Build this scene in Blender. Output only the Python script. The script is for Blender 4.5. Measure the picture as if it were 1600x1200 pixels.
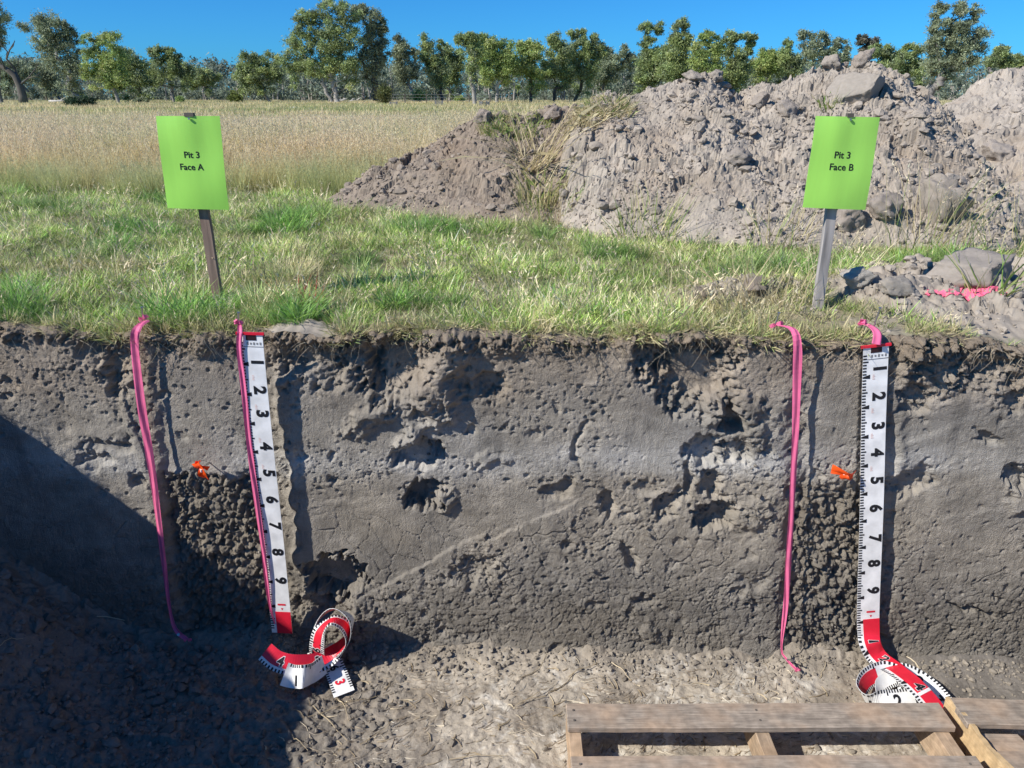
import bpy, bmesh, math, random
import numpy as np
from mathutils import Vector, Matrix, noise as mnoise

# =====================================================================
# CAMERA, SKY, SUN, EXPOSURE
# =====================================================================
scene = bpy.context.scene
for _o in list(bpy.data.objects):
    bpy.data.objects.remove(_o)
COL = scene.collection

PITCH = math.radians(20.5)
CAMY, CAMZ, FPX = -2.26, 0.68, 1200.0
cam_d = bpy.data.cameras.new("camera")
cam_d.sensor_width = 36.0
cam_d.lens = 36.0 * FPX / 1600.0
cam_d.clip_start = 0.05
cam_d.clip_end = 3000.0
cam = bpy.data.objects.new("camera", cam_d)
COL.objects.link(cam)
cam.location = (0, CAMY, CAMZ)
cam.rotation_euler = (math.radians(90) - PITCH, 0, 0)
scene.camera = cam

SUN = Vector((1.0, 0.48, -0.87)).normalized()      # direction the light travels
sun_el = math.asin(-SUN.z)
sun_rot = math.atan2(-SUN.x, -SUN.y)
world = bpy.data.worlds.new("World")
scene.world = world
world.use_nodes = True
wn = world.node_tree
wn.nodes.clear()
w_out = wn.nodes.new("ShaderNodeOutputWorld")
w_bg = wn.nodes.new("ShaderNodeBackground")
w_sky = wn.nodes.new("ShaderNodeTexSky")
w_sky.sky_type = 'NISHITA'
w_sky.sun_disc = False
w_sky.sun_elevation = sun_el
w_sky.sun_rotation = sun_rot
w_sky.air_density = 0.8
w_sky.dust_density = 0.4
w_sky.ozone_density = 1.5
w_tint = wn.nodes.new("ShaderNodeMix")
w_tint.data_type = 'RGBA'
w_tint.blend_type = 'MULTIPLY'
w_tint.inputs[0].default_value = 1.0
w_tint.inputs[7].default_value = (0.23, 0.97, 1.78, 1)      # the deep clear blue of the photo's sky, all round
wn.links.new(w_sky.outputs[0], w_tint.inputs[6])
wn.links.new(w_tint.outputs[2], w_bg.inputs['Color'])
w_bg.inputs['Strength'].default_value = 0.065
wn.links.new(w_bg.outputs[0], w_out.inputs[0])

sun_d = bpy.data.lights.new("sun", 'SUN')
sun_d.energy = 5.0
sun_d.angle = math.radians(0.5)
sun_d.color = (1.0, 0.95, 0.87)
sun = bpy.data.objects.new("sun", sun_d)
COL.objects.link(sun)
sun.rotation_euler = SUN.to_track_quat('-Z', 'Y').to_euler()
sun.location = (-20, -10, 20)

scene.view_settings.view_transform = 'Standard'
scene.view_settings.look = 'None'
scene.view_settings.gamma = 1.0
scene.view_settings.use_curve_mapping = False
scene.view_settings.exposure = 0.30
scene.render.engine = 'CYCLES'
scene.cycles.max_bounces = 6
scene.cycles.diffuse_bounces = 3
scene.cycles.glossy_bounces = 2
scene.cycles.transparent_max_bounces = 4

# =====================================================================
# HELPERS: projection, noise, meshes
# =====================================================================
CP, SP = math.cos(PITCH), math.sin(PITCH)
SLOPE = 0.045


def proj(x, y, z):
    dy = y - CAMY
    dz = z - CAMZ
    dep = dy * CP - dz * SP
    return 800 + FPX * x / dep, 600 - FPX * (dy * SP + dz * CP) / dep


def ray(u, v):
    cx, cy = (u - 800) / FPX, (600 - v) / FPX
    return cx, CP + cy * SP, -SP + cy * CP


def PF(u, v, e=0.0):
    """point on the pit face plane, e metres in front of it"""
    rx, ry, rz = ray(u, v)
    t = (-e - CAMY) / (ry + SLOPE * rx)
    return Vector((t * rx, CAMY + t * ry, CAMZ + t * rz))


def PZ(u, v, z):
    rx, ry, rz = ray(u, v)
    t = (z - CAMZ) / rz
    return Vector((t * rx, CAMY + t * ry, z))


def PY(u, v, d):
    """point at d metres (horizontally, straight ahead) from the camera"""
    rx, ry, rz = ray(u, v)
    t = d / ry
    return Vector((t * rx, CAMY + d, CAMZ + t * rz))


def yface(x):
    return -SLOPE * x


def hsh(ix, iy, seed):
    n = (ix.astype(np.int64) * 374761393 + iy.astype(np.int64) * 668265263 + seed * 1442695041) & 0xffffffff
    n = ((n ^ (n >> 13)) * 1274126177) & 0xffffffff
    n = n ^ (n >> 16)
    n = (n * 2246822519) & 0xffffffff
    n = n ^ (n >> 15)
    return (n & 0xffffff) / float(0x1000000)


def pn(x, y, seed=0):
    x = np.asarray(x, float)
    y = np.asarray(y, float)
    ix, iy = np.floor(x), np.floor(y)
    fx, fy = x - ix, y - iy
    ix, iy = ix.astype(np.int64), iy.astype(np.int64)
    sx = fx * fx * fx * (fx * (fx * 6 - 15) + 10)
    sy = fy * fy * fy * (fy * (fy * 6 - 15) + 10)

    def g(i, j, dx, dy):
        a = hsh(i, j, seed) * (2 * math.pi)
        return np.cos(a) * dx + np.sin(a) * dy
    a = g(ix, iy, fx, fy)
    b = g(ix + 1, iy, fx - 1, fy)
    c = g(ix, iy + 1, fx, fy - 1)
    d = g(ix + 1, iy + 1, fx - 1, fy - 1)
    return 1.5 * ((a + (b - a) * sx) * (1 - sy) + (c + (d - c) * sx) * sy)


def fbm(x, y, seed=0, oc=4, gain=0.5):
    s = 0.0
    a = 1.0
    f = 1.0
    for i in range(oc):
        s = s + a * pn(x * f, y * f, seed + i * 17)
        a *= gain
        f *= 2.03
    return s


def worley(x, y, seed=0, jit=0.95):
    x = np.asarray(x, float)
    y = np.asarray(y, float)
    ix, iy = np.floor(x).astype(np.int64), np.floor(y).astype(np.int64)
    f1 = np.full(x.shape, 9.0)
    f2 = np.full(x.shape, 9.0)
    cid = np.zeros(x.shape)
    for di in (-1, 0, 1):
        for dj in (-1, 0, 1):
            ci, cj = ix + di, iy + dj
            px = ci + 0.5 + jit * (hsh(ci, cj, seed) - 0.5)
            py = cj + 0.5 + jit * (hsh(ci, cj, seed + 101) - 0.5)
            d = np.hypot(px - x, py - y)
            h = hsh(ci, cj, seed + 202)
            nearer = d < f1
            f2 = np.where(nearer, f1, np.minimum(f2, d))
            cid = np.where(nearer, h, cid)
            f1 = np.where(nearer, d, f1)
    return f1, f2, cid


def facet(x, y, seed=0, jit=0.95, tilt=0.9):
    """broken ground: every cell a tilted flat piece at its own level; also its border distance and id"""
    x = np.asarray(x, float)
    y = np.asarray(y, float)
    ix, iy = np.floor(x).astype(np.int64), np.floor(y).astype(np.int64)
    f1 = np.full(x.shape, 9.0)
    f2 = np.full(x.shape, 9.0)
    val = np.zeros(x.shape)
    cid = np.zeros(x.shape)
    for di in (-1, 0, 1):
        for dj in (-1, 0, 1):
            ci, cj = ix + di, iy + dj
            dx = x - (ci + 0.5 + jit * (hsh(ci, cj, seed) - 0.5))
            dy = y - (cj + 0.5 + jit * (hsh(ci, cj, seed + 101) - 0.5))
            d = np.hypot(dx, dy)
            h = hsh(ci, cj, seed + 202)
            a = hsh(ci, cj, seed + 303) * 6.2832
            nearer = d < f1
            f2 = np.where(nearer, f1, np.minimum(f2, d))
            val = np.where(nearer, (h - .5) + tilt * (np.cos(a) * dx + np.sin(a) * dy) - .35 * d * d, val)
            cid = np.where(nearer, h, cid)
            f1 = np.where(nearer, d, f1)
    return val, f2 - f1, cid


def sstep(a, b, x):
    t = np.clip((x - a) / (b - a), 0, 1)
    return t * t * (3 - 2 * t)


def ell(u, v, cx, cy, rx, ry, soft=0.3, ang=0.0, warp=None):
    a = math.radians(ang)
    du, dv = u - cx, v - cy
    p = (du * math.cos(a) + dv * math.sin(a)) / rx
    q = (-du * math.sin(a) + dv * math.cos(a)) / ry
    r = np.sqrt(p * p + q * q)
    if warp is not None:
        r = r + warp
    return 1 - sstep(1 - soft, 1 + soft, r)


def lump(x, y, seed, sharp=1.0):
    f1, f2, c = worley(x, y, seed)
    return np.clip(1 - f1 * 1.25, 0, 1) ** sharp, f2 - f1, c


def mesh_np(name, verts, quads=None, tris=None, colors=None, smooth=True, matidx=None):
    me = bpy.data.meshes.new(name)
    verts = np.ascontiguousarray(verts, np.float32).reshape(-1, 3)
    nq = 0 if quads is None else len(quads)
    nt = 0 if tris is None else len(tris)
    me.vertices.add(len(verts))
    me.vertices.foreach_set("co", verts.ravel())
    nl = nq * 4 + nt * 3
    me.loops.add(nl)
    li = []
    if nq:
        li.append(np.asarray(quads, np.int32).ravel())
    if nt:
        li.append(np.asarray(tris, np.int32).ravel())
    me.loops.foreach_set("vertex_index", np.concatenate(li))
    me.polygons.add(nq + nt)
    ls = np.concatenate([np.arange(nq) * 4, nq * 4 + np.arange(nt) * 3]).astype(np.int32)
    me.polygons.foreach_set("loop_start", ls)
    me.polygons.foreach_set("use_smooth", np.full(nq + nt, smooth, bool))
    if matidx is not None:
        me.polygons.foreach_set("material_index", np.asarray(matidx, np.int32))
    if colors is not None:
        ca = me.color_attributes.new("Col", 'FLOAT_COLOR', 'POINT')
        c = np.ones((len(verts), 4), np.float32)
        c[:, :3] = colors
        ca.data.foreach_set("color", c.ravel())
    me.update(calc_edges=True)
    me.validate()
    return me


def grid_quads(nx, ny, off=0):
    i = np.arange(nx - 1)[None, :] + np.arange(ny - 1)[:, None] * nx
    i = i.ravel() + off
    return np.stack([i, i + 1, i + nx + 1, i + nx], 1)


def link(name, me, mat=None, parent=None):
    o = bpy.data.objects.new(name, me)
    COL.objects.link(o)
    if mat is not None:
        for m in (mat if isinstance(mat, (list, tuple)) else [mat]):
            me.materials.append(m)
    if parent is not None:
        o.parent = parent
    return o


def tag(o, label=None, cat=None, group=None, kind=None):
    if label:
        o['label'] = label
    if cat:
        o['category'] = cat
    if group:
        o['group'] = group
    if kind:
        o['kind'] = kind
    return o


def empty(name, loc=(0, 0, 0), rz=0.0):
    o = bpy.data.objects.new(name, None)
    o.empty_display_size = 0.05
    o.location = loc
    o.rotation_euler = (0, 0, rz)
    COL.objects.link(o)
    return o


class MB:
    """collects shapes for ONE mesh"""

    def __init__(self):
        self.v, self.f = [], []

    def box(self, c, size, rot=None, jit=0.0, rng=random):
        b = len(self.v)
        for sx in (-.5, .5):
            for sy in (-.5, .5):
                for sz in (-.5, .5):
                    p = Vector((sx * size[0], sy * size[1], sz * size[2]))
                    if jit:
                        p += Vector((rng.uniform(-jit, jit), rng.uniform(-jit, jit), rng.uniform(-jit, jit)))
                    if rot is not None:
                        p = rot @ p
                    self.v.append(p + Vector(c))
        for q in ((0, 1, 3, 2), (4, 6, 7, 5), (0, 4, 5, 1), (2, 3, 7, 6), (0, 2, 6, 4), (1, 5, 7, 3)):
            self.f.append(tuple(b + k for k in q))
        return self

    def tube(self, pts, radii, n=6, cap=True):
        pts = [Vector(p) for p in pts]
        b = len(self.v)
        ref = Vector((0.3, 0.9, 0.1)).normalized()
        for i, p in enumerate(pts):
            t = (pts[min(i + 1, len(pts) - 1)] - pts[max(i - 1, 0)])
            if t.length < 1e-9:
                t = Vector((0, 0, 1))
            t.normalize()
            s = t.cross(ref)
            if s.length < 1e-3:
                s = t.cross(Vector((1, 0, 0)))
            s.normalize()
            w = t.cross(s)
            r = radii[i] if hasattr(radii, '__len__') else radii
            for k in range(n):
                a = 2 * math.pi * k / n
                self.v.append(p + (s * math.cos(a) + w * math.sin(a)) * r)
        for i in range(len(pts) - 1):
            for k in range(n):
                k2 = (k + 1) % n
                self.f.append((b + i * n + k, b + i * n + k2, b + (i + 1) * n + k2, b + (i + 1) * n + k))
        if cap:
            self.f.append(tuple(b + k for k in range(n))[::-1])
            self.f.append(tuple(b + (len(pts) - 1) * n + k for k in range(n)))
        return self

    def mesh(self, name, smooth=False):
        me = bpy.data.meshes.new(name)
        me.from_pydata([tuple(p) for p in self.v], [], self.f)
        if smooth:
            me.polygons.foreach_set("use_smooth", np.ones(len(me.polygons), bool))
        me.update()
        return me

    def build(self, name, mat, parent=None, smooth=False, bevel=0.0):
        me = self.mesh(name, smooth)
        if bevel:
            bm = bmesh.new()
            bm.from_mesh(me)
            bmesh.ops.bevel(bm, geom=list(bm.edges), offset=bevel, segments=1, affect='EDGES')
            bm.to_mesh(me)
            bm.free()
        return link(name, me, mat, parent)


# =====================================================================
# MATERIALS
# =====================================================================
def new_mat(name):
    m = bpy.data.materials.new(name)
    m.use_nodes = True
    nt = m.node_tree
    nt.nodes.clear()
    out = nt.nodes.new("ShaderNodeOutputMaterial")
    return m, nt, out


def N(nt, t, **kw):
    n = nt.nodes.new(t)
    for k, v in kw.items():
        setattr(n, k, v)
    return n


def principled(nt, out, rough=0.9, spec=0.2):
    p = N(nt, "ShaderNodeBsdfPrincipled")
    p.inputs['Roughness'].default_value = rough
    p.inputs['Specular IOR Level'].default_value = spec
    nt.links.new(p.outputs[0], out.inputs[0])
    return p


def soil_mat(name, bump=0.5, rough=0.95, scale=120.0, var=0.35, spec=0.15, striate=0.0):
    m, nt, out = new_mat(name)
    p = principled(nt, out, rough, spec)
    co = N(nt, "ShaderNodeTexCoord")
    at = N(nt, "ShaderNodeAttribute", attribute_name="Col")
    n1 = N(nt, "ShaderNodeTexNoise")
    n1.inputs['Scale'].default_value = scale
    n1.inputs['Detail'].default_value = 6
    n1.inputs['Roughness'].default_value = 0.65
    nt.links.new(co.outputs['Object'], n1.inputs['Vector'])
    n2 = N(nt, "ShaderNodeTexNoise")
    n2.inputs['Scale'].default_value = scale * 0.12
    n2.inputs['Detail'].default_value = 5
    nt.links.new(co.outputs['Object'], n2.inputs['Vector'])
    ad = N(nt, "ShaderNodeMath", operation='ADD')
    nt.links.new(n1.outputs[0], ad.inputs[0])
    nt.links.new(n2.outputs[0], ad.inputs[1])
    mr = N(nt, "ShaderNodeMapRange")
    mr.inputs['From Min'].default_value = 0.6
    mr.inputs['From Max'].default_value = 1.4
    mr.inputs['To Min'].default_value = 1 - var
    mr.inputs['To Max'].default_value = 1 + var
    nt.links.new(ad.outputs[0], mr.inputs['Value'])
    mul = N(nt, "ShaderNodeMix", data_type='RGBA', blend_type='MULTIPLY')
    mul.inputs[0].default_value = 1.0
    nt.links.new(at.outputs['Color'], mul.inputs[6])
    nt.links.new(mr.outputs[0], mul.inputs[7])
    nt.links.new(mul.outputs[2], p.inputs['Base Color'])
    bp = N(nt, "ShaderNodeBump")
    bp.inputs['Strength'].default_value = bump
    bp.inputs['Distance'].default_value = 0.008
    nt.links.new(n1.outputs[0], bp.inputs['Height'])
    nt.links.new(bp.outputs[0], p.inputs['Normal'])
    return m


M = {}
M['face'] = soil_mat("pit_soil", bump=1.0, scale=230.0, var=0.26)
M['floor'] = soil_mat("floor_soil", bump=0.6, scale=110.0, var=0.3)
M['heap'] = soil_mat("heap_soil", bump=0.8, scale=60.0, var=0.24)
M['clod'] = soil_mat("clod_soil", bump=0.7, scale=80.0, var=0.18)
M['ground'] = soil_mat("field_soil", bump=0.5, scale=25.0, var=0.3)


def plain_mat(name, col, rough=0.6, spec=0.4, noise=0.0, scale=30.0, bump=0.0, trans=0.0, metal=0.0, stretch=(1, 1, 1)):
    m, nt, out = new_mat(name)
    p = N(nt, "ShaderNodeBsdfPrincipled")
    p.inputs['Roughness'].default_value = rough
    p.inputs['Specular IOR Level'].default_value = spec
    p.inputs['Metallic'].default_value = metal
    p.inputs['Base Color'].default_value = (*col, 1)
    co = N(nt, "ShaderNodeTexCoord")
    mp = N(nt, "ShaderNodeMapping")
    mp.inputs['Scale'].default_value = stretch
    nt.links.new(co.outputs['Object'], mp.inputs['Vector'])
    nz = N(nt, "ShaderNodeTexNoise")
    nz.inputs['Scale'].default_value = scale
    nz.inputs['Detail'].default_value = 6
    nt.links.new(mp.outputs[0], nz.inputs['Vector'])
    colsock = None
    if noise:
        mr = N(nt, "ShaderNodeMapRange")
        mr.inputs['From Min'].default_value = 0.3
        mr.inputs['From Max'].default_value = 0.7
        mr.inputs['To Min'].default_value = 1 - noise
        mr.inputs['To Max'].default_value = 1 + noise * 0.6
        nt.links.new(nz.outputs[0], mr.inputs['Value'])
        mul = N(nt, "ShaderNodeMix", data_type='RGBA', blend_type='MULTIPLY')
        mul.inputs[0].default_value = 1.0
        mul.inputs[6].default_value = (*col, 1)
        nt.links.new(mr.outputs[0], mul.inputs[7])
        nt.links.new(mul.outputs[2], p.inputs['Base Color'])
        colsock = mul.outputs[2]
    if bump:
        bp = N(nt, "ShaderNodeBump")
        bp.inputs['Strength'].default_value = bump
        bp.inputs['Distance'].default_value = 0.004
        nt.links.new(nz.outputs[0], bp.inputs['Height'])
        nt.links.new(bp.outputs[0], p.inputs['Normal'])
    if trans:
        tr = N(nt, "ShaderNodeBsdfTranslucent")
        tr.inputs['Color'].default_value = (*col, 1)
        mx = N(nt, "ShaderNodeMixShader")
        mx.inputs[0].default_value = trans
        nt.links.new(p.outputs[0], mx.inputs[1])
        nt.links.new(tr.outputs[0], mx.inputs[2])
        nt.links.new(mx.outputs[0], out.inputs[0])
    else:
        nt.links.new(p.outputs[0], out.inputs[0])
    return m


def leafy_mat(name, dry=None, trans=0.4, inst=False, var=0.3):
    """colour from the mesh's Col attribute, nudged per instance (tint, shade)"""
    m, nt, out = new_mat(name)
    at = N(nt, "ShaderNodeAttribute", attribute_name="Col")
    colsock = at.outputs['Color']
    if inst:
        ti = N(nt, "ShaderNodeAttribute", attribute_name="tint")
        ti.attribute_type = 'INSTANCER'
        mx = N(nt, "ShaderNodeMix", data_type='RGBA')
        nt.links.new(ti.outputs['Fac'], mx.inputs[0])
        nt.links.new(colsock, mx.inputs[6])
        mx.inputs[7].default_value = (*dry, 1)
        sh = N(nt, "ShaderNodeAttribute", attribute_name="shade")
        sh.attribute_type = 'INSTANCER'
        mu = N(nt, "ShaderNodeMix", data_type='RGBA', blend_type='MULTIPLY')
        mu.inputs[0].default_value = 1.0
        nt.links.new(mx.outputs[2], mu.inputs[6])
        nt.links.new(sh.outputs['Fac'], mu.inputs[7])
        colsock = mu.outputs[2]
    p = N(nt, "ShaderNodeBsdfPrincipled")
    p.inputs['Roughness'].default_value = 0.55
    p.inputs['Specular IOR Level'].default_value = 0.3
    nt.links.new(colsock, p.inputs['Base Color'])
    tr = N(nt, "ShaderNodeBsdfTranslucent")
    nt.links.new(colsock, tr.inputs['Color'])
    mxs = N(nt, "ShaderNodeMixShader")
    mxs.inputs[0].default_value = trans
    nt.links.new(p.outputs[0], mxs.inputs[1])
    nt.links.new(tr.outputs[0], mxs.inputs[2])
    nt.links.new(mxs.outputs[0], out.inputs[0])
    return m


M['grass'] = leafy_mat("grass_blades", dry=(0.68, 0.58, 0.34), inst=True, trans=.28)
M['tall'] = leafy_mat("tall_grass_stems", dry=(0.40, 0.49, 0.19), inst=True)
M['clump'] = leafy_mat("clump_blades")
M['leaf'] = leafy_mat("eucalypt_leaves", trans=0.35)
M['straw'] = leafy_mat("straw_strands", trans=0.15)
M['bark'] = plain_mat("pale_bark", (0.40, 0.37, 0.33), 0.85, 0.1, noise=0.5, scale=1.2)
M['bark_dark'] = plain_mat("dark_bark", (0.13, 0.115, 0.10), 0.9, 0.1, noise=0.4, scale=1.5)
M['bark_grey'] = plain_mat("grey_bark", (0.24, 0.22, 0.20), 0.9, 0.1, noise=0.4, scale=1.5)
M['white'] = plain_mat("tape_white", (0.84, 0.835, 0.82), 0.38, 0.45, noise=0.20, scale=22)
M['red'] = plain_mat("tape_red", (0.72, 0.02, 0.045), 0.35, 0.5, noise=0.12, scale=30)
M['ink'] = plain_mat("print_ink", (0.015, 0.016, 0.02), 0.5, 0.3)
M['faint'] = plain_mat("faint_orange_print", (0.80, 0.50, 0.40), 0.5, 0.3)
M['slot_shade'] = plain_mat("dark_slot", (0.03, 0.01, 0.012), 0.5, 0.4)
M['pink'] = plain_mat("pink_flagging", (0.90, 0.20, 0.38), 0.55, 0.25, noise=0.15, scale=25, trans=0.25)
M['orange'] = plain_mat("orange_flagging", (1.0, 0.13, 0.015), 0.4, 0.5, trans=0.35)
M['steel'] = plain_mat("nail_steel", (0.45, 0.45, 0.46), 0.35, 0.5, metal=0.9)
M['pinkpaint'] = plain_mat("marking_paint", (0.85, 0.16, 0.26), 0.8, 0.2, noise=0.35, scale=60)
M['green'] = plain_mat("green_sheet", (0.45, 0.88, 0.15), 0.30, 0.5, noise=0.06, scale=9, trans=0.1, stretch=(3, 3, .5))
M['stake_brown'] = plain_mat("stake_wood_brown", (0.27, 0.19, 0.15), 0.85, 0.2, noise=0.45, scale=60, bump=0.3, stretch=(1, 1, .08))
M['stake_grey'] = plain_mat("stake_wood_grey", (0.36, 0.33, 0.31), 0.85, 0.2, noise=0.45, scale=60, bump=0.3, stretch=(1, 1, .08))
M['wire'] = plain_mat("wire_grey", (0.22, 0.22, 0.22), 0.6, 0.3)
M['log'] = plain_mat("weathered_log", (0.55, 0.52, 0.48), 0.9, 0.1, noise=0.3, scale=8)


def wood_mat(name, a, b, stain, axis='X'):
    m, nt, out = new_mat(name)
    p = principled(nt, out, 0.8, 0.25)
    co = N(nt, "ShaderNodeTexCoord")
    mp = N(nt, "ShaderNodeMapping")
    mp.inputs['Scale'].default_value = (1.2, 16, 16) if axis == 'X' else (16, 1.2, 16)
    nt.links.new(co.outputs['Object'], mp.inputs['Vector'])
    n1 = N(nt, "ShaderNodeTexNoise")
    n1.inputs['Scale'].default_value = 9
    n1.inputs['Detail'].default_value = 8
    n1.inputs['Roughness'].default_value = 0.7
    n1.inputs['Distortion'].default_value = 0.6
    nt.links.new(mp.outputs[0], n1.inputs['Vector'])
    n2 = N(nt, "ShaderNodeTexNoise")
    n2.inputs['Scale'].default_value = 7
    n2.inputs['Detail'].default_value = 4
    nt.links.new(co.outputs['Object'], n2.inputs['Vector'])
    r1 = N(nt, "ShaderNodeValToRGB")
    r1.color_ramp.elements[0].position = 0.32
    r1.color_ramp.elements[0].color = (*a, 1)
    r1.color_ramp.elements[1].position = 0.66
    r1.color_ramp.elements[1].color = (*b, 1)
    nt.links.new(n1.outputs[0], r1.inputs[0])
    mr = N(nt, "ShaderNodeMapRange")
    mr.inputs['From Min'].default_value = 0.42
    mr.inputs['From Max'].default_value = 0.70
    nt.links.new(n2.outputs[0], mr.inputs['Value'])
    mx = N(nt, "ShaderNodeMix", data_type='RGBA')
    nt.links.new(mr.outputs[0], mx.inputs[0])
    nt.links.new(r1.outputs[0], mx.inputs[6])
    mx.inputs[7].default_value = (*stain, 1)
    oi = N(nt, "ShaderNodeObjectInfo")
    m3 = N(nt, "ShaderNodeMapRange")
    m3.inputs['To Min'].default_value = 0.80
    m3.inputs['To Max'].default_value = 1.12
    nt.links.new(oi.outputs['Random'], m3.inputs['Value'])
    n3 = N(nt, "ShaderNodeTexNoise")
    n3.inputs['Scale'].default_value = 38
    n3.inputs['Detail'].default_value = 5
    nt.links.new(co.outputs['Object'], n3.inputs['Vector'])
    m4 = N(nt, "ShaderNodeMapRange")
    m4.inputs['From Min'].default_value = 0.35
    m4.inputs['From Max'].default_value = 0.65
    m4.inputs['To Min'].default_value = 0.78
    m4.inputs['To Max'].default_value = 1.10
    nt.links.new(n3.outputs[0], m4.inputs['Value'])
    m5 = N(nt, "ShaderNodeMath", operation='MULTIPLY')
    nt.links.new(m3.outputs[0], m5.inputs[0])
    nt.links.new(m4.outputs[0], m5.inputs[1])
    m6 = N(nt, "ShaderNodeMix", data_type='RGBA', blend_type='MULTIPLY')
    m6.inputs[0].default_value = 1.0
    nt.links.new(mx.outputs[2], m6.inputs[6])
    nt.links.new(m5.outputs[0], m6.inputs[7])
    nt.links.new(m6.outputs[2], p.inputs['Base Color'])
    bp = N(nt, "ShaderNodeBump")
    bp.inputs['Strength'].default_value = 0.35
    bp.inputs['Distance'].default_value = 0.003
    nt.links.new(n1.outputs[0], bp.inputs['Height'])
    nt.links.new(bp.outputs[0], p.inputs['Normal'])
    return m


M['wood'] = wood_mat("pallet_wood", (0.20, 0.165, 0.135), (0.44, 0.37, 0.30), (0.46, 0.33, 0.23))
M['wood_side'] = wood_mat("pallet_bearer_wood", (0.26, 0.19, 0.13), (0.50, 0.37, 0.25), (0.52, 0.36, 0.23), 'Y')
M['wood_fresh'] = wood_mat("fresh_split_wood", (0.50, 0.34, 0.17), (0.78, 0.58, 0.34), (0.68, 0.48, 0.26), 'Y')

# =====================================================================
# PIT FACE  (a real height field: pocks, knobs, cracks, hollows, a ledge)
# =====================================================================
XL, XR = -2.05, 2.75          # pit side walls
FLOOR = -1.19

# lines of the hanging things, in photo pixels, used only to know where the dug columns run


def u_left_ribbon(v):
    return np.interp(v, [510, 740, 990], [210, 238, 272])


def u_left_tape(v):
    return np.interp(v, [520, 985], [373, 425])


def u_right_ribbon(v):
    return np.interp(v, [510, 600, 740, 950, 1010], [1242, 1245, 1240, 1228, 1221])


def u_right_tape(v):
    return np.interp(v, [540, 1000], [1354, 1338])


def lip(x):
    """height of the ground edge along the pit"""
    return 0.024 * pn(x * 2.8, x * 0 + 2.2, 5) + 0.014 * pn(x * 9, x * 0 + 7.7, 6) + .003 * fbm(x * 37, x * 0 + 1.7, 7, 3) - .004


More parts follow.
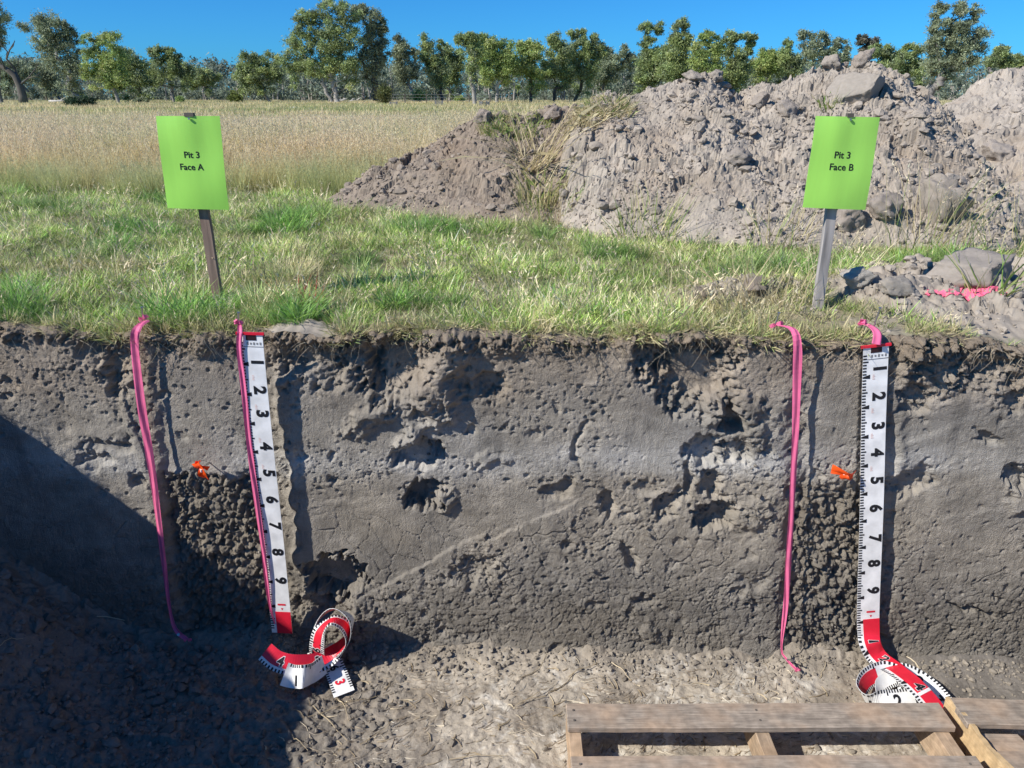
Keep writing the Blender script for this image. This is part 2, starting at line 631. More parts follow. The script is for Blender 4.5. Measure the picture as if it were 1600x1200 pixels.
def face_disp(x, z):
    u, v = proj(x, yface(x), z)
    w1 = 0.28 * fbm(x * 22, z * 22, 31, 3)
    w2 = 0.22 * fbm(x * 60, z * 60, 32, 2)
    wr = w1 + w2
    uw = u + 14 * pn(x * 9, z * 9, 41) + 6 * pn(x * 30, z * 30, 42)
    vw = v + 14 * pn(x * 9, z * 9, 43) + 6 * pn(x * 30, z * 30, 44)

    ul, ut = u_left_ribbon(v), u_left_tape(v)
    ur, urt = u_right_ribbon(v), u_right_tape(v)
    colL = sstep(-6, 10, uw - ul - 16) * sstep(-6, 6, ut - uw + 20)
    colR = sstep(-4, 8, uw - ur - 10) * sstep(-4, 6, urt - uw + 12)
    lowL = sstep(738, 756, vw)
    lowR = sstep(745, 790, vw)
    d = 0.010 * fbm(x * 1.4, z * 1.4, 1, 3) + 0.006 * pn(x * 5, z * 5, 2)

    # how smooth the spade left it
    smooth = np.maximum.reduce([
        ell(uw, vw, 960, 720, 150, 26, 0.5) * .9,
        ell(uw, vw, 800, 800, 110, 40, 0.5) * .9,
        ell(uw, vw, 1090, 870, 110, 45, 0.6) * .7,
        ell(uw, vw, 310, 640, 60, 80, 0.5) * .6,
        ell(uw, vw, 310, 715, 70, 26, 0.4) * .9,
        ell(uw, vw, 1480, 780, 110, 60, 0.6) * .8,
        ell(uw, vw, 1300, 640, 40, 90, 0.5) * .7,
        ell(uw, vw, 840, 960, 180, 30, 0.6) * .55,
        ell(uw, vw, 1060, 970, 120, 30, 0.6) * .6,
        ell(uw, vw, 590, 850, 175, 95, 0.35) * sstep(0, 40, 990 - v - (uw - 470) * 0.42),
        ell(uw, vw, 545, 660, 85, 60, 0.4),
        ell(uw, vw, 800, 705, 80, 30, 0.5),
        ell(uw, vw, 1030, 665, 90, 55, 0.5),
        ell(uw, vw, 1520, 700, 100, 70, 0.5),
        ell(uw, vw, 1490, 850, 120, 90, 0.6) * .8,
        ell(uw, vw, 110, 700, 120, 90, 0.5) * .8,
        ell(uw, vw, 80, 850, 170, 110, 0.3),
        ell(uw, vw, 830, 610, 70, 60, 0.6) * .6,
        ell(uw, vw, 900, 800, 70, 40, 0.5) * .8])
    rough = 1 - 0.88 * smooth

    # fine roughness everywhere
    d += 0.0014 * fbm(x * 28, z * 28, 3, 5, 0.62) * (0.30 + rough)
    fv_, fe_, fc_ = facet(x * 36 + .4 * pn(x * 22, z * 22, 4), z * 36 + .4 * pn(x * 22, z * 22, 6), 7)
    tear = sstep(-.1, .4, fbm(x * 3.2, z * 3.6, 10, 3)) * rough
    d += 0.0018 * fv_ * tear + 0.0013 * fbm(x * 85, z * 85, 21, 3, .8) * (.35 + .65 * rough)
    # pocks torn out of the upper soil
    f1, f2, c = worley(x * 50 + .8 * pn(x * 20, z * 20, 8), z * 50, 11)
    np1 = fbm(x * 31, z * 33, 22, 4, .55) + .25 * fbm(x * 5, z * 5, 23, 2)
    np2 = fbm(x * 62, z * 62, 24, 3, .55) + .30 * fbm(x * 6, z * 6, 25, 2)
    zone = .30 + .85 * sstep(-.15, .45, fbm(x * 2.6, z * 2.8, 37, 3))
    d -= rough * zone * (0.0085 * sstep(.56, .80, np1) + 0.0045 * sstep(.52, .75, np2))
    d += rough * zone * 0.0022 * sstep(.6, .9, -np1)
    pk = (c > 0.93) * sstep(0.44, 0.26, f1 + .45 * w2)
    d -= 0.0085 * pk * rough * (0.3 + c)
    f1, f2, c = worley(x * 18 + .6 * pn(x * 12, z * 12, 9), z * 20, 12)
    pk2 = (c > 0.86) * sstep(0.50, 0.22, f1 + 0.50 * w1 + .25 * w2)
    d -= 0.014 * pk2 * rough * sstep(-.3, .2, fbm(x * 4, z * 4, 17, 2))
    # torn crumbs standing proud
    L, e, c = lump(x * 55 + 1.5 * pn(x * 25, z * 25, 3), z * 50, 14)
    patch = sstep(-0.05, 0.45, fbm(x * 5, z * 5, 15, 3))
    d += 0.0034 * L * (c > 0.6) * patch * rough
    # tearing of the lighter band
    band = np.exp(-((v - 728) / 16.0) ** 2) * sstep(380, 460, u)
    L2, e2, c2 = lump(x * 38, z * 45, 16)
    d += band * (0.0025 * L2 * (c2 > .5) + 0.0018 * fbm(x * 40, z * 40, 18, 4, .65)) * sstep(-.25, .2, fbm(x * 4, z * 4, 19, 2))

    # lower middle: crumbly, cracked
    ledge = 945 - (u - 545) * np.where(u < 760, 0.535, 0.46)       # the spade ledge, photo row at column u
    ledge = ledge + 5 * pn(x * 8, 0 * x, 51) + 2.5 * pn(x * 45, 0 * x, 27) + 2.5 * fbm(x * 40, z * 40, 28, 2)
    onl = sstep(540, 560, u) * sstep(930, 840, u)
    below = sstep(-1.2, 2.0, v - ledge) * onl
    d += 0.008 * (.55 + .7 * sstep(-.3, .3, fbm(x * 9, z * 3, 29, 2))) * below * sstep(150, 20, v - ledge)
    crumb = np.clip(sstep(0, 40, v - ledge) * sstep(540, 590, u) * sstep(1240, 1200, u)
                    * sstep(-0.35, 0.15, fbm(x * 4.5, z * 5, 52, 3)) + ell(uw, vw, 530, 985, 110, 60, .4), 0, 1)
    crumb *= sstep(1012, 985, v) * 0.6 + 0.4
    crumb *= 1 - .5 * sstep(900, 1040, u) * sstep(820, 870, v)
    L3, e3, c3 = lump(x * 48 + pn(x * 30, z * 30, 53), z * 48, 54)
    L4, e4, c4 = lump(x * 21, z * 23, 55)
    fv2, fe2, fc2 = facet(x * 44 + .45 * pn(x * 30, z * 30, 56), z * 44 + .45 * pn(x * 30, z * 30, 57), 58)
    fv3, fe3, fc3 = facet(x * 17 + .4 * pn(x * 24, z * 24, 59), z * 18 + .4 * pn(x * 24, z * 24, 60), 65)
    crm2 = sstep(.05, .4, fbm(x * 6, z * 6, 49, 3))
    amp_c = .16 + .52 * sstep(-.3, .4, fbm(x * 3, z * 3, 50, 2))
    d += crumb * amp_c * ((0.0060 * L3 * (0.4 + c3) + 0.0070 * fv2 - 0.012 * (fc2 < .14)) * crm2 + .0018 * fv2 + 0.0075 * fv3 + .0012 * fbm(x * 80, z * 80, 48, 3, .7) - .006 * sstep(.07, 0, fe3))
    # shrinkage cracks
    cw = 0.35 * pn(x * 14, z * 14, 61)
    f1, f2, c = worley(x * 13 + .5 * cw, z * 8.5 + 0.18 * pn(x * 16, z * 16, 62), 63)
    cm = sstep(770, 830, v) * (0.75 + .25 * crumb) * (1 - colL * lowL) * (1 - colR * lowR) * sstep(-.35, .1, fbm(x * 3, z * 3, 66, 2))
    d -= 0.0065 * cm * sstep(0.032, 0.0, f2 - f1)
    f1, f2, c = worley(x * 24 + cw, z * 20, 64)
    d -= 0.0045 * sstep(880, 950, v) * sstep(0.07, 0.0, f2 - f1) * (1 - colL) * (1 - colR)
    # vertical spade striations on the smooth patches
    d += 0.0005 * smooth * pn(x * 130, z * 6, 67) + 0.0005 * smooth * pn(x * 260, z * 18, 68) + .0016 * smooth * fbm(x * 9, z * 9, 69, 3)
    # blade scratches (shallow sloping steps)
    for (a0, b0, a1, b1, h, wd) in ((460, 790, 640, 775, .003, 4), (460, 815, 700, 770, .002, 4), (1420, 640, 1600, 600, .006, 4),
                                   (1440, 770, 1600, 735, .005, 5), (1400, 820, 1600, 790, .004, 5), (960, 640, 1090, 665, .004, 4),
                                   (1430, 905, 1580, 880, .004, 4), (20, 560, 160, 705, -.004, 3),
                                   (185, 600, 232, 720, .007, 4), (165, 560, 205, 690, -.005, 2.5), (1390, 700, 1500, 660, .005, 5)):
        tt = (u - a0) / (a1 - a0)
        ln = b0 + (b1 - b0) * tt + 3 * pn(x * 12, z * 3, int(a0))
        d += h * sstep(-wd, wd, v - ln) * sstep(60, 0, v - ln) * sstep(0, .15, tt) * sstep(1, .85, tt)

    # columns picked clean between ribbon and tape
    kx, kz = x * 54 + 1.0 * pn(x * 18, z * 14, 71), z * 38 + .9 * pn(x * 18, z * 18, 72)
    K, ke, kc = lump(kx, kz, 73, 0.8)
    K2, ke2, kc2 = lump(x * 75 + 1.2 * pn(x * 30, z * 30, 76), z * 70, 74, 0.8)
    K3, ke3, kc3 = lump(x * 19 + pn(x * 12, z * 12, 77), z * 15, 75)
    fk, fke, fkc = facet(x * 50 + .5 * pn(x * 24, z * 20, 79), z * 38 + .5 * pn(x * 24, z * 20, 80), 88)
    knob = 0.013 * K * (0.35 + 1.0 * kc) + 0.005 * K2 + 0.020 * K3 * kc3 + 0.015 * fk + .003 * fbm(x * 70, z * 70, 47, 3, .7) - 0.003 * sstep(.1, 0, fke) - 0.032
    d = d * (1 - 0.6 * np.clip(colL * lowL + colR * lowR, 0, 1)) + knob * np.clip(colL * lowL + colR * lowR, 0, 1)
    d -= 0.010 * colL * (1 - lowL) + 0.010 * colR * (1 - lowR)
    # recess that carries the tapes and the undercut behind the ribbons
    d -= 0.022 * sstep(-8, 4, u - ut) * sstep(58, 40, uw - ut) * (1 - 0.5 * sstep(940, 980, v))
    d -= 0.008 * sstep(-10, 0, u - urt) * sstep(54, 44, uw - urt)
    d -= 0.020 * (.25 + .75 * lowL) * np.exp(-((uw - ul - 20) / 15.0) ** 2) * sstep(520, 560, v)
    d -= 0.022 * np.exp(-((uw - ur - 8) / 15.0) ** 2) * sstep(540, 600, v)
    d += 0.018 * np.exp(-((uw - 1404) / 9.0) ** 2) * sstep(870, 600, v) * (0.5 + 0.5 * pn(x * 6, z * 7, 78) + .3)

    # hollows, holes and lumps: (cx, cy, rx, ry, depth, softness, angle)
    for (cx, cy, rx, ry, h, so, an) in (
            (618, 572, 44, 56, -.075, .45, 20), (560, 560, 34, 30, -.040, .5, 0), (490, 565, 46, 36, -.035, .5, 0),
            (445, 555, 20, 25, -.025, .5, 0), (1085, 585, 60, 50, -.060, .5, 30), (1030, 556, 36, 22, -.050, .5, 0),
            (1140, 545, 26, 24, -.040, .5, 0), (182, 560, 20, 42, -.045, .5, 10), (150, 545, 22, 22, -.03, .5, 0),
            (772, 600, 24, 18, -.03, .5, 0), (715, 600, 16, 20, -.02, .5, 0),
            (655, 650, 18, 16, -.030, .45, 0), (655, 712, 34, 17, -.050, .35, -8), (662, 775, 30, 21, -.075, .25, 5),
            (520, 906, 48, 30, -.070, .22, -6), (505, 950, 40, 22, -.035, .5, 0), (1122, 808, 34, 20, -.055, .35, -20),
            (1146, 655, 22, 22, -.060, .35, 0), (1105, 705, 24, 22, -.040, .4, 0), (1150, 712, 18, 16, -.030, .4, 20),
            (945, 790, 9, 24, -.030, .4, 8), (905, 700, 5, 34, -.016, .5, 4), (1047, 790, 16, 22, -.030, .4, 20),
            (1075, 748, 10, 30, -.030, .4, 5), (868, 765, 20, 14, -.025, .45, 0), (1112, 760, 18, 20, -.035, .4, 0),
            (1010, 765, 26, 10, -.016, .5, -10), (985, 870, 8, 18, -.024, .4, -30), (1545, 685, 22, 9, -.022, .4, 12),
            (1590, 745, 20, 16, -.040, .35, 0), (1420, 750, 34, 11, -.028, .5, -25), (1425, 640, 16, 12, -.025, .4, 0),
            (1545, 575, 40, 22, -.035, .6, 0), (1430, 610, 18, 16, -.03, .5, 0), (1590, 620, 14, 24, -.03, .5, 0),
            (735, 895, 34, 16, -.022, .5, -20), (150, 720, 30, 10, -.02, .6, 10), (172, 695, 34, 12, -.018, .6, -15),
            (212, 750, 12, 14, -.02, .5, 0), (1010, 940, 14, 7, -.02, .5, 0), (930, 945, 10, 8, -.012, .5, 0),
            (1520, 955, 40, 4, -.015, .4, 6), (1180, 905, 20, 10, -.015, .6, 0), (1395, 560, 12, 20, -.02, .5, 0),
            (640, 684, 20, 13, .030, .4, -15), (1110, 640, 18, 18, .036, .4, 0), (762, 722, 34, 12, .014, .5, -8),
            (1172, 650, 22, 46, .022, .5, -25), (682, 590, 30, 78, .046, .6, 22), (590, 640, 60, 16, .020, .5, -40), (640, 612, 14, 30, .016, .5, 35),
            (690, 780, 18, 16, .020, .4, 0), (580, 640, 50, 8, .012, .5, -35),
            (475, 590, 40, 12, .02, .5, -20), (545, 965, 40, 34, .018, .5, 0), (1010, 985, 18, 12, .014, .5, 0),
            (1170, 805, 26, 22, .014, .5, 0), (1590, 770, 14, 24, .016, .5, 0)):
        d += h * ell(uw, vw, cx, cy, rx, ry, so, an, wr)
    # crumbs inside the holes
    # sod: ragged dark band under the grass, overhanging
    sod = sstep(-0.085, -0.02, z + 0.03 * fbm(x * 5, 0 * x + 3.3, 81, 3))
    L5, e5, c5 = lump(x * 40 + pn(x * 20, z * 20, 82), z * 45, 83)
    L6, e6, c6 = lump(x * 13, z * 16, 84)
    fs5, fse, fsc = facet(x * 44 + .6 * pn(x * 26, z * 26, 89), z * 48 + .6 * pn(x * 26, z * 26, 90), 99)
    d += sod * (0.026 * pn(x * 5.5, z * 3, 34) + 0.018 * pn(x * 16, z * 9, 35))
    topfade = sstep(-.004, -.03, z)
    d += sod * (0.35 + .65 * topfade) * (0.010 + 0.014 * L6 * (c6 - .35) + 0.010 * fs5 + 0.010 * fbm(x * 55, z * 55, 85, 4, .7) - 0.016 * (fsc < .16))
    shred = sstep(1370, 1420, u) * sstep(640, 585, vw)
    d += shred * (0.005 * L5 + 0.018 * fs5 + 0.010 * fbm(x * 22, z * 30, 86, 4, .6) - 0.006)
    # nothing may reach the hanging tapes and ribbons
    clear = np.maximum.reduce([
        sstep(26, 14, np.abs(u - ul)), sstep(40, 26, np.abs(u - ut - 18)), sstep(30, 16, np.abs(u - ur)), sstep(42, 26, np.abs(u - urt - 18))])
    d = np.where(clear > 0, d * (1 - clear) + np.minimum(d, 0.006) * clear, d)
    # toe of the face
    d += 0.020 * sstep(-1.12, -1.19, z) * (0.6 + 0.8 * pn(x * 6, 0 * x, 87))
    return d, u, v, smooth, sod, np.clip(colL * lowL + colR * lowR, 0, 1), crumb


def face_color(x, z, d, u, v, smooth, sod, col, crumb):
    vv = v + 9 * pn(x * 4, z * 4, 91) + 5 * pn(x * 15, z * 15, 92)
    A = np.array([0.262, 0.236, 0.204])      # upper grey brown
    A2 = np.array([0.300, 0.278, 0.246])
    E = np.array([0.440, 0.425, 0.398])      # pale band
    B = np.array([0.292, 0.266, 0.230])      # below the band
    Bd = np.array([0.178, 0.163, 0.142])     # damp bottom
    S = np.array([0.195, 0.155, 0.115])      # sod

    def mix(a, b, t):
        return a * (1 - t[..., None]) + b * t[..., None]
    one = np.ones(u.shape)
    c = one[..., None] * A
    c = mix(c, A2, sstep(600, 680, vv))
    be = np.exp(-((vv - 722 - 8 * pn(x * 2, 0 * x, 96)) / 22.0) ** 2)
    c = mix(c, E, be * np.clip(0.75 + 0.5 * pn(x * 3, z * 6, 93), 0.3, 1))
    c = mix(c, B, sstep(738, 760, vv))
    c = mix(c, Bd, sstep(820, 960, vv + 40 * pn(x * 2.2, z * 2.2, 94)) * 0.8)
    c = mix(c, np.array([0.30, 0.245, 0.188]), sstep(-.26, -.10, z + .10 * fbm(x * 3, z * 3, 36, 3)) * .6)
    c = mix(c, S, sod * 0.75)
    c = mix(c, np.array([0.185, 0.164, 0.136]), col * 0.85)
    # stripes of darker stain running down
    st = sstep(.25, .6, pn(x * 9, z * 1.2, 97)) * sstep(590, 640, v) * sstep(740, 700, v)
    c *= (1 - 0.22 * st)[..., None]
    # torn soil is a little browner and lighter than smeared soil
    c *= (1.12 + 0.16 * (0.5 - smooth) + 0.17 * fbm(x * 7, z * 7, 95, 4, .6) + .10 * sstep(.2, .6, fbm(x * 18, z * 18, 38, 3)) - .12 * sstep(.25, .6, fbm(x * 13, z * 15, 39, 3)))[..., None]
    warm = np.clip(0.5 + fbm(x * 2.5, z * 2.5, 98, 3), 0, 1)
    c *= np.stack([1 + 0.03 * warm, one, 1 - 0.05 * warm], -1)
    return np.clip(c, 0.02, 0.9)


xs = np.concatenate([np.linspace(XL - 0.04, -1.95, 12)[:-1], np.arange(-1.95, 1.95, 0.0033), np.linspace(1.95, XR + 0.04, 150)])
nz_rows = 385
tz = np.linspace(0, 1, nz_rows)
FX, FT = np.meshgrid(xs, tz)
FTOP = lip(FX)
FZ = FTOP * (1 - FT) + (-1.27) * FT
fd, fu, fv, fsm, fsod, fcol, fcr = face_disp(FX, FZ)
# the lip is rounded off
fd -= 0.02 * sstep(0.012, 0.0, FTOP - FZ)
FY = yface(FX) - fd
fc = face_color(FX, FZ, fd, fu, fv, fsm, fsod, fcol, fcr)
face_me = mesh_np("pit_wall", np.stack([FX, FY, FZ], -1), grid_quads(len(xs), nz_rows)[:, ::-1], colors=fc.reshape(-1, 3))
face = link("pit_wall", face_me, M['face'])
tag(face, kind='structure')
lip_y = FY[0].copy()


def face_y(x, z):
    """y of the displaced face near (x, z)"""
    i = int(np.clip(np.searchsorted(xs, x), 0, len(xs) - 1))
    top = FTOP[0, i]
    t = (z - top) / (-1.27 - top)
    j = int(np.clip(t * (nz_rows - 1), 0, nz_rows - 1))
    return FY[j, i]


# =====================================================================
# PIT FLOOR
# =====================================================================
def floor_h(x, y):
    x = np.asarray(x, float)
    y = np.asarray(y, float)
    u, v = proj(x, y, FLOOR)
    h = FLOOR + 0.010 * fbm(x * 2.2, y * 2.2, 111, 3) + 0.004 * fbm(x * 14, y * 14, 112, 3)
    ramp = sstep(-1.15, -2.05, x + 0.10 * pn(y * 3, x * 3, 113))
    h = h + 0.46 * ramp ** 1.25
    nearf = np.exp(-np.clip(yface(x) - y, 0, 9) / 0.07)
    h = h + 0.030 * nearf * (0.5 + 0.8 * pn(x * 5, y * 5, 114) + 0.5)
    mud = sstep(1370, 1440, u + 25 * pn(x * 6, y * 6, 115)) * sstep(-.42, -.30, y)
    cr = np.clip(sstep(-0.2, -0.7, x) + nearf * .8, 0, 1) * (1 - .9 * mud)
    L, e, c = lump(x * 30 + pn(x * 15, y * 15, 116), y * 30, 117)
    q1, qe1, qc1 = facet(x * 26 + pn(x * 15, y * 15, 123), y * 26 + pn(x * 15, y * 15, 124), 125)
    q2, qe2, qc2 = facet(x * 11 + pn(x * 8, y * 8, 126), y * 11 + pn(x * 8, y * 8, 127), 128)
    h = h + cr * (0.006 * L * (c > .4) + 0.008 * q1 + 0.013 * q2 + .004 * fbm(x * 40, y * 40, 129, 3))
    h = h + (1 - cr) * (1 - mud) * (0.004 * L * (c > .75) + 0.0028 * fbm(x * 45, y * 45, 119, 3))
    # the mound of crumbs at the foot of the left tape
    p = PZ(440, 1000, FLOOR)
    h = h + 0.05 * np.exp(-(((x - p.x) / .07) ** 2 + ((y - p.y - .02) / .05) ** 2)) * (1 + .5 * L)
    f1, f2, c = worley(x * 9 + .3 * pn(x * 20, y * 20, 120), y * 9, 121)
    h = h - 0.006 * sstep(0.05, 0, f2 - f1) * sstep(.1, .5, fbm(x * 2, y * 2, 122, 2) + mud)
    return h, u, v, mud, cr


def floor_mesh_part(xa, ya):
    X, Y = np.meshgrid(xa, ya)
    h, u, v, mud, cr = floor_h(X, Y)
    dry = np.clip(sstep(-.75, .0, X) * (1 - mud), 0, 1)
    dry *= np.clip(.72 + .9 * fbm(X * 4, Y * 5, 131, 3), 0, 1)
    fib = pn(X * 60 + 6 * pn(X * 5, Y * 5, 135), Y * 14, 132) * .5 + pn(X * 18, Y * 70 + 6 * pn(X * 5, Y * 5, 136), 133) * .5
    straw = np.array([0.47, 0.408, 0.325])
    white = np.array([0.60, 0.555, 0.48])
    dirt = np.array([0.27, 0.232, 0.188])
    mudc = np.array([0.185, 0.165, 0.142])
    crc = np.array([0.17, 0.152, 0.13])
    c = np.ones(X.shape)[..., None] * dirt
    t = dry[..., None]
    c = c * (1 - t) + straw * t
    t = (np.clip(sstep(.12, .42, fib + .6 * fbm(X * 7, Y * 7, 134, 3)), 0, 1) * sstep(-.5, .1, X) * (1 - mud))[..., None] * .8
    c = c * (1 - t) + white * t
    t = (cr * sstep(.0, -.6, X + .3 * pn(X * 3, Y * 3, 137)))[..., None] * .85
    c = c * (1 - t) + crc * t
    t = (sstep(.2, .5, fbm(X * 5 + 3, Y * 6, 138, 3)) * .65)[..., None]
    c = c * (1 - t) + np.array([0.24, 0.20, 0.155]) * t
    nf_ = np.exp(-np.clip(yface(X) - Y, 0, 9) / 0.075)
    t = (np.clip(nf_ * 1.3 + .5 * fbm(X * 9, Y * 9, 142, 3) * nf_, 0, 1) * .85)[..., None]
    c = c * (1 - t) + np.array([0.25, 0.215, 0.172]) * t
    t = mud[..., None]
    c = c * (1 - t) + mudc * t
    return np.stack([X, Y, h], -1).reshape(-1, 3), grid_quads(len(xa), len(ya)), c.reshape(-1, 3)


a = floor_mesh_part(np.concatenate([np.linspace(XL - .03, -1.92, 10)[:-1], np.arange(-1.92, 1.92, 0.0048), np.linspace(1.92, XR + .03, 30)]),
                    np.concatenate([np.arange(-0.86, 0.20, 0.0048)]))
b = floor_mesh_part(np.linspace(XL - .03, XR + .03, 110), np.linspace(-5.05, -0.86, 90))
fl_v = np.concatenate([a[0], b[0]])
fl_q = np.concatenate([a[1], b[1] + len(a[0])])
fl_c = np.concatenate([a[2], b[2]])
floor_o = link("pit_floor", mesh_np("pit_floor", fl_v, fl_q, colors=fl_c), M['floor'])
tag(floor_o, kind='structure')


def floor_z(x, y):
    return float(floor_h(np.array([x]), np.array([y]))[0][0])


# other sides of the pit: left, right and back walls (one structure)
def side_wall(p0, p1, inward, seed, n=170, m=44):
    s = np.linspace(0, 1, n)
    t = np.linspace(0, 1, m)
    S, T = np.meshgrid(s, t)
    x = p0[0] + (p1[0] - p0[0]) * S
    y = p0[1] + (p1[1] - p0[1]) * S
    L = math.hypot(p1[0] - p0[0], p1[1] - p0[1])
    z = 0.01 * pn(S * L * 4, S * 0 + seed, 141) * (1 - T) - 1.30 * T
    dd = 0.03 * fbm(S * L * 2.5, z * 2.5, seed, 4) + 0.012 * lump(S * L * 14, z * 14, seed + 3)[0] - 0.02
    x = x + inward[0] * dd
    y = y + inward[1] * dd
    c = np.ones(x.shape)[..., None] * np.array([0.25, 0.225, 0.195]) * (1 + .2 * fbm(S * L * 5, z * 5, seed + 9, 3))[..., None]
    return np.stack([x, y, z], -1).reshape(-1, 3), grid_quads(n, m), c.reshape(-1, 3)


parts = [side_wall((XL, -5.0), (XL, yface(XL) + .06), (1, 0), 151), side_wall((XR, yface(XR) + .06), (XR, -5.0), (-1, 0), 152),
         side_wall((XR, -5.0), (XL, -5.0), (0, 1), 153)]
vv, qq, cc, o_ = [], [], [], 0
for v_, q_, c_ in parts:
    vv.append(v_)
    qq.append(q_ + o_)
    cc.append(c_)
    o_ += len(v_)
tag(link("pit_side_walls", mesh_np("pit_side_walls", np.concatenate(vv), np.concatenate(qq), colors=np.concatenate(cc)), M['face']), kind='structure')


# =====================================================================
# GROUND (field to the horizon, round the pit)
# =====================================================================
def bare_mask(x, y):
    """bare trampled soil beside the lip"""
    w = .25 * fbm(x * 4, y * 4, 161, 3)
    a_ = ell(x, y, 1.85, 0.38, 0.78, 0.50, .25, 0, w)
    b_ = ell(x, y, 0.86, 0.52, 0.24, 0.13, .4, 0, w) * .8
    c_ = ell(x, y, -0.72, 0.06, 0.17, 0.07, .4, 0, w)
    return np.clip(np.maximum.reduce([a_, b_, c_]), 0, 1)


def ground_h(x, y):
    x = np.asarray(x, float)
    y = np.asarray(y, float)
    near = sstep(0.30, 0.0, np.abs(y - yface(x))) * (y > -0.4)
    h = 0.030 * fbm(x * 0.6, y * 0.6, 171, 3) * (1 - near) + 0.008 * fbm(x * 5, y * 5, 172, 2) * (1 - near)
    bm_ = bare_mask(x, y)
    L, e, c = lump(x * 9 + .6 * pn(x * 9, y * 9, 173), y * 9, 174)
    L2, e2, c2 = lump(x * 26, y * 26, 175)
    b1, be1, bc1 = facet(x * 8 + .8 * pn(x * 9, y * 9, 178), y * 8 + .8 * pn(x * 9, y * 9, 179), 180)
    b2, be2, bc2 = facet(x * 22 + .8 * pn(x * 22, y * 22, 184), y * 22 + .8 * pn(x * 22, y * 22, 185), 186)
    h = h + bm_ * sstep(0, .2, y) * (0.035 + 0.045 * L * c + 0.008 * L2 * c2 + .028 * b1 + .016 * b2 - .010 * sstep(.06, 0, be1) + .010 * fbm(x * 16, y * 16, 176, 4, .6))
    far = sstep(10, 60, y)
    h = h * (1 - far) + far * 0.10 * fbm(x * 0.03, y * 0.03, 177, 2)
    return h


def ground_col(x, y):
    g = np.array([0.17, 0.17, 0.085])
    dry = np.array([0.36, 0.30, 0.19])
    dirt = np.array([0.33, 0.285, 0.235])
    paleg = np.array([0.52, 0.43, 0.24])
    farg = np.array([0.30, 0.33, 0.14])
    n_ = np.clip(.5 + .8 * fbm(x * 3, y * 3, 181, 3), 0, 1)[..., None]
    c = g * (1 - n_) + dry * n_ * .8 + 0.0
    t = bare_mask(x, y)[..., None]
    c = c * (1 - t) + dirt * t
    t = sstep(4.3, 5.2, y + .5 * pn(x * 1.5, y * 1.5, 182))[..., None]
    c = c * (1 - t) + paleg * t
    yy = np.log(np.clip(y, 5, 999))
    t = (sstep(14, 30, y) * np.clip(.5 + 1.1 * fbm(x * .04 + 3, yy * 6, 183, 3), 0, 1))[..., None]
    c = c * (1 - t) + farg * t
    t = (sstep(60, 110, y) * .7)[..., None]
    c = c * (1 - t) + np.array([0.22, 0.20, 0.11]) * t
    return np.clip(c, .02, .8)


gv, gq, gc, go_ = [], [], [], 0


def add_ground(X, Y, Z=None):
    global go_
    Z = ground_h(X, Y) if Z is None else Z
    gv.append(np.stack([X, Y, Z], -1).reshape(-1, 3))
    gq.append(grid_quads(X.shape[1], X.shape[0]) + go_)
    gc.append(ground_col(X, Y).reshape(-1, 3))
    go_ += X.size


gx = np.concatenate([np.linspace(XL, 1.0, 300)[:-1], np.linspace(1.0, 2.4, 200)[:-1], np.linspace(2.4, XR, 15)])
rowt = np.concatenate([np.linspace(0, .16, 14)[:-1], np.linspace(.16, 1, 130)[:-1], np.linspace(1, 7, 110)])
GX, GR = np.meshgrid(gx, rowt)
ly = np.interp(gx, xs, lip_y)
front = ly[None, :] + 0 * GX
GY = front + GR * (1 - sstep(0, 1, GR) * 0) + 0
GY = np.where(GR < 1, front + (1.0 - front) * GR, GR)
gz = ground_h(GX, GY)
wl = sstep(.14, 0, GR)
gz = gz * (1 - wl) + lip(GX) * wl
add_ground(GX, GY, gz)
# strips beside the pit and behind it
for (x0, x1, y0, y1, nx, ny) in ((-9, XL + .0, -5.0, 7, 90, 130), (XR, 9, -5.0, 7, 70, 100), (-9, 9, -12, -5.0, 60, 40)):
    X, Y = np.meshgrid(np.linspace(x0, x1, nx), np.linspace(y0, y1, ny))
    add_ground(X, Y)
# far field, widening with distance
fy = np.geomspace(6.95, 1500, 150)
fs = np.linspace(-1, 1, 120)
S_, Y_ = np.meshgrid(fs, fy)
X_ = S_ * (9 + (Y_ - 6.95) * 1.3)
add_ground(X_, Y_, ground_h(X_, Y_) - .004)
# wings left and right so that the sheet also goes on beside the camera
for sgn in (-1, 1):
    X, Y = np.meshgrid(np.linspace(8.98, 400, 40) * sgn, np.linspace(-300, 6.95, 40))
    add_ground(X, Y, ground_h(X, Y) - .006)
X, Y = np.meshgrid(np.linspace(-8.98, 8.98, 10), np.linspace(-300, -11.98, 20))
add_ground(X, Y, ground_h(X, Y) - .006)
ground = link("ground", mesh_np("ground", np.concatenate(gv), np.concatenate(gq), colors=np.concatenate(gc)), M['ground'])
tag(ground, kind='structure')


# =====================================================================
# SPOIL HEAPS
# =====================================================================
def PG(u, v):
    return PZ(u, v, 0.0)


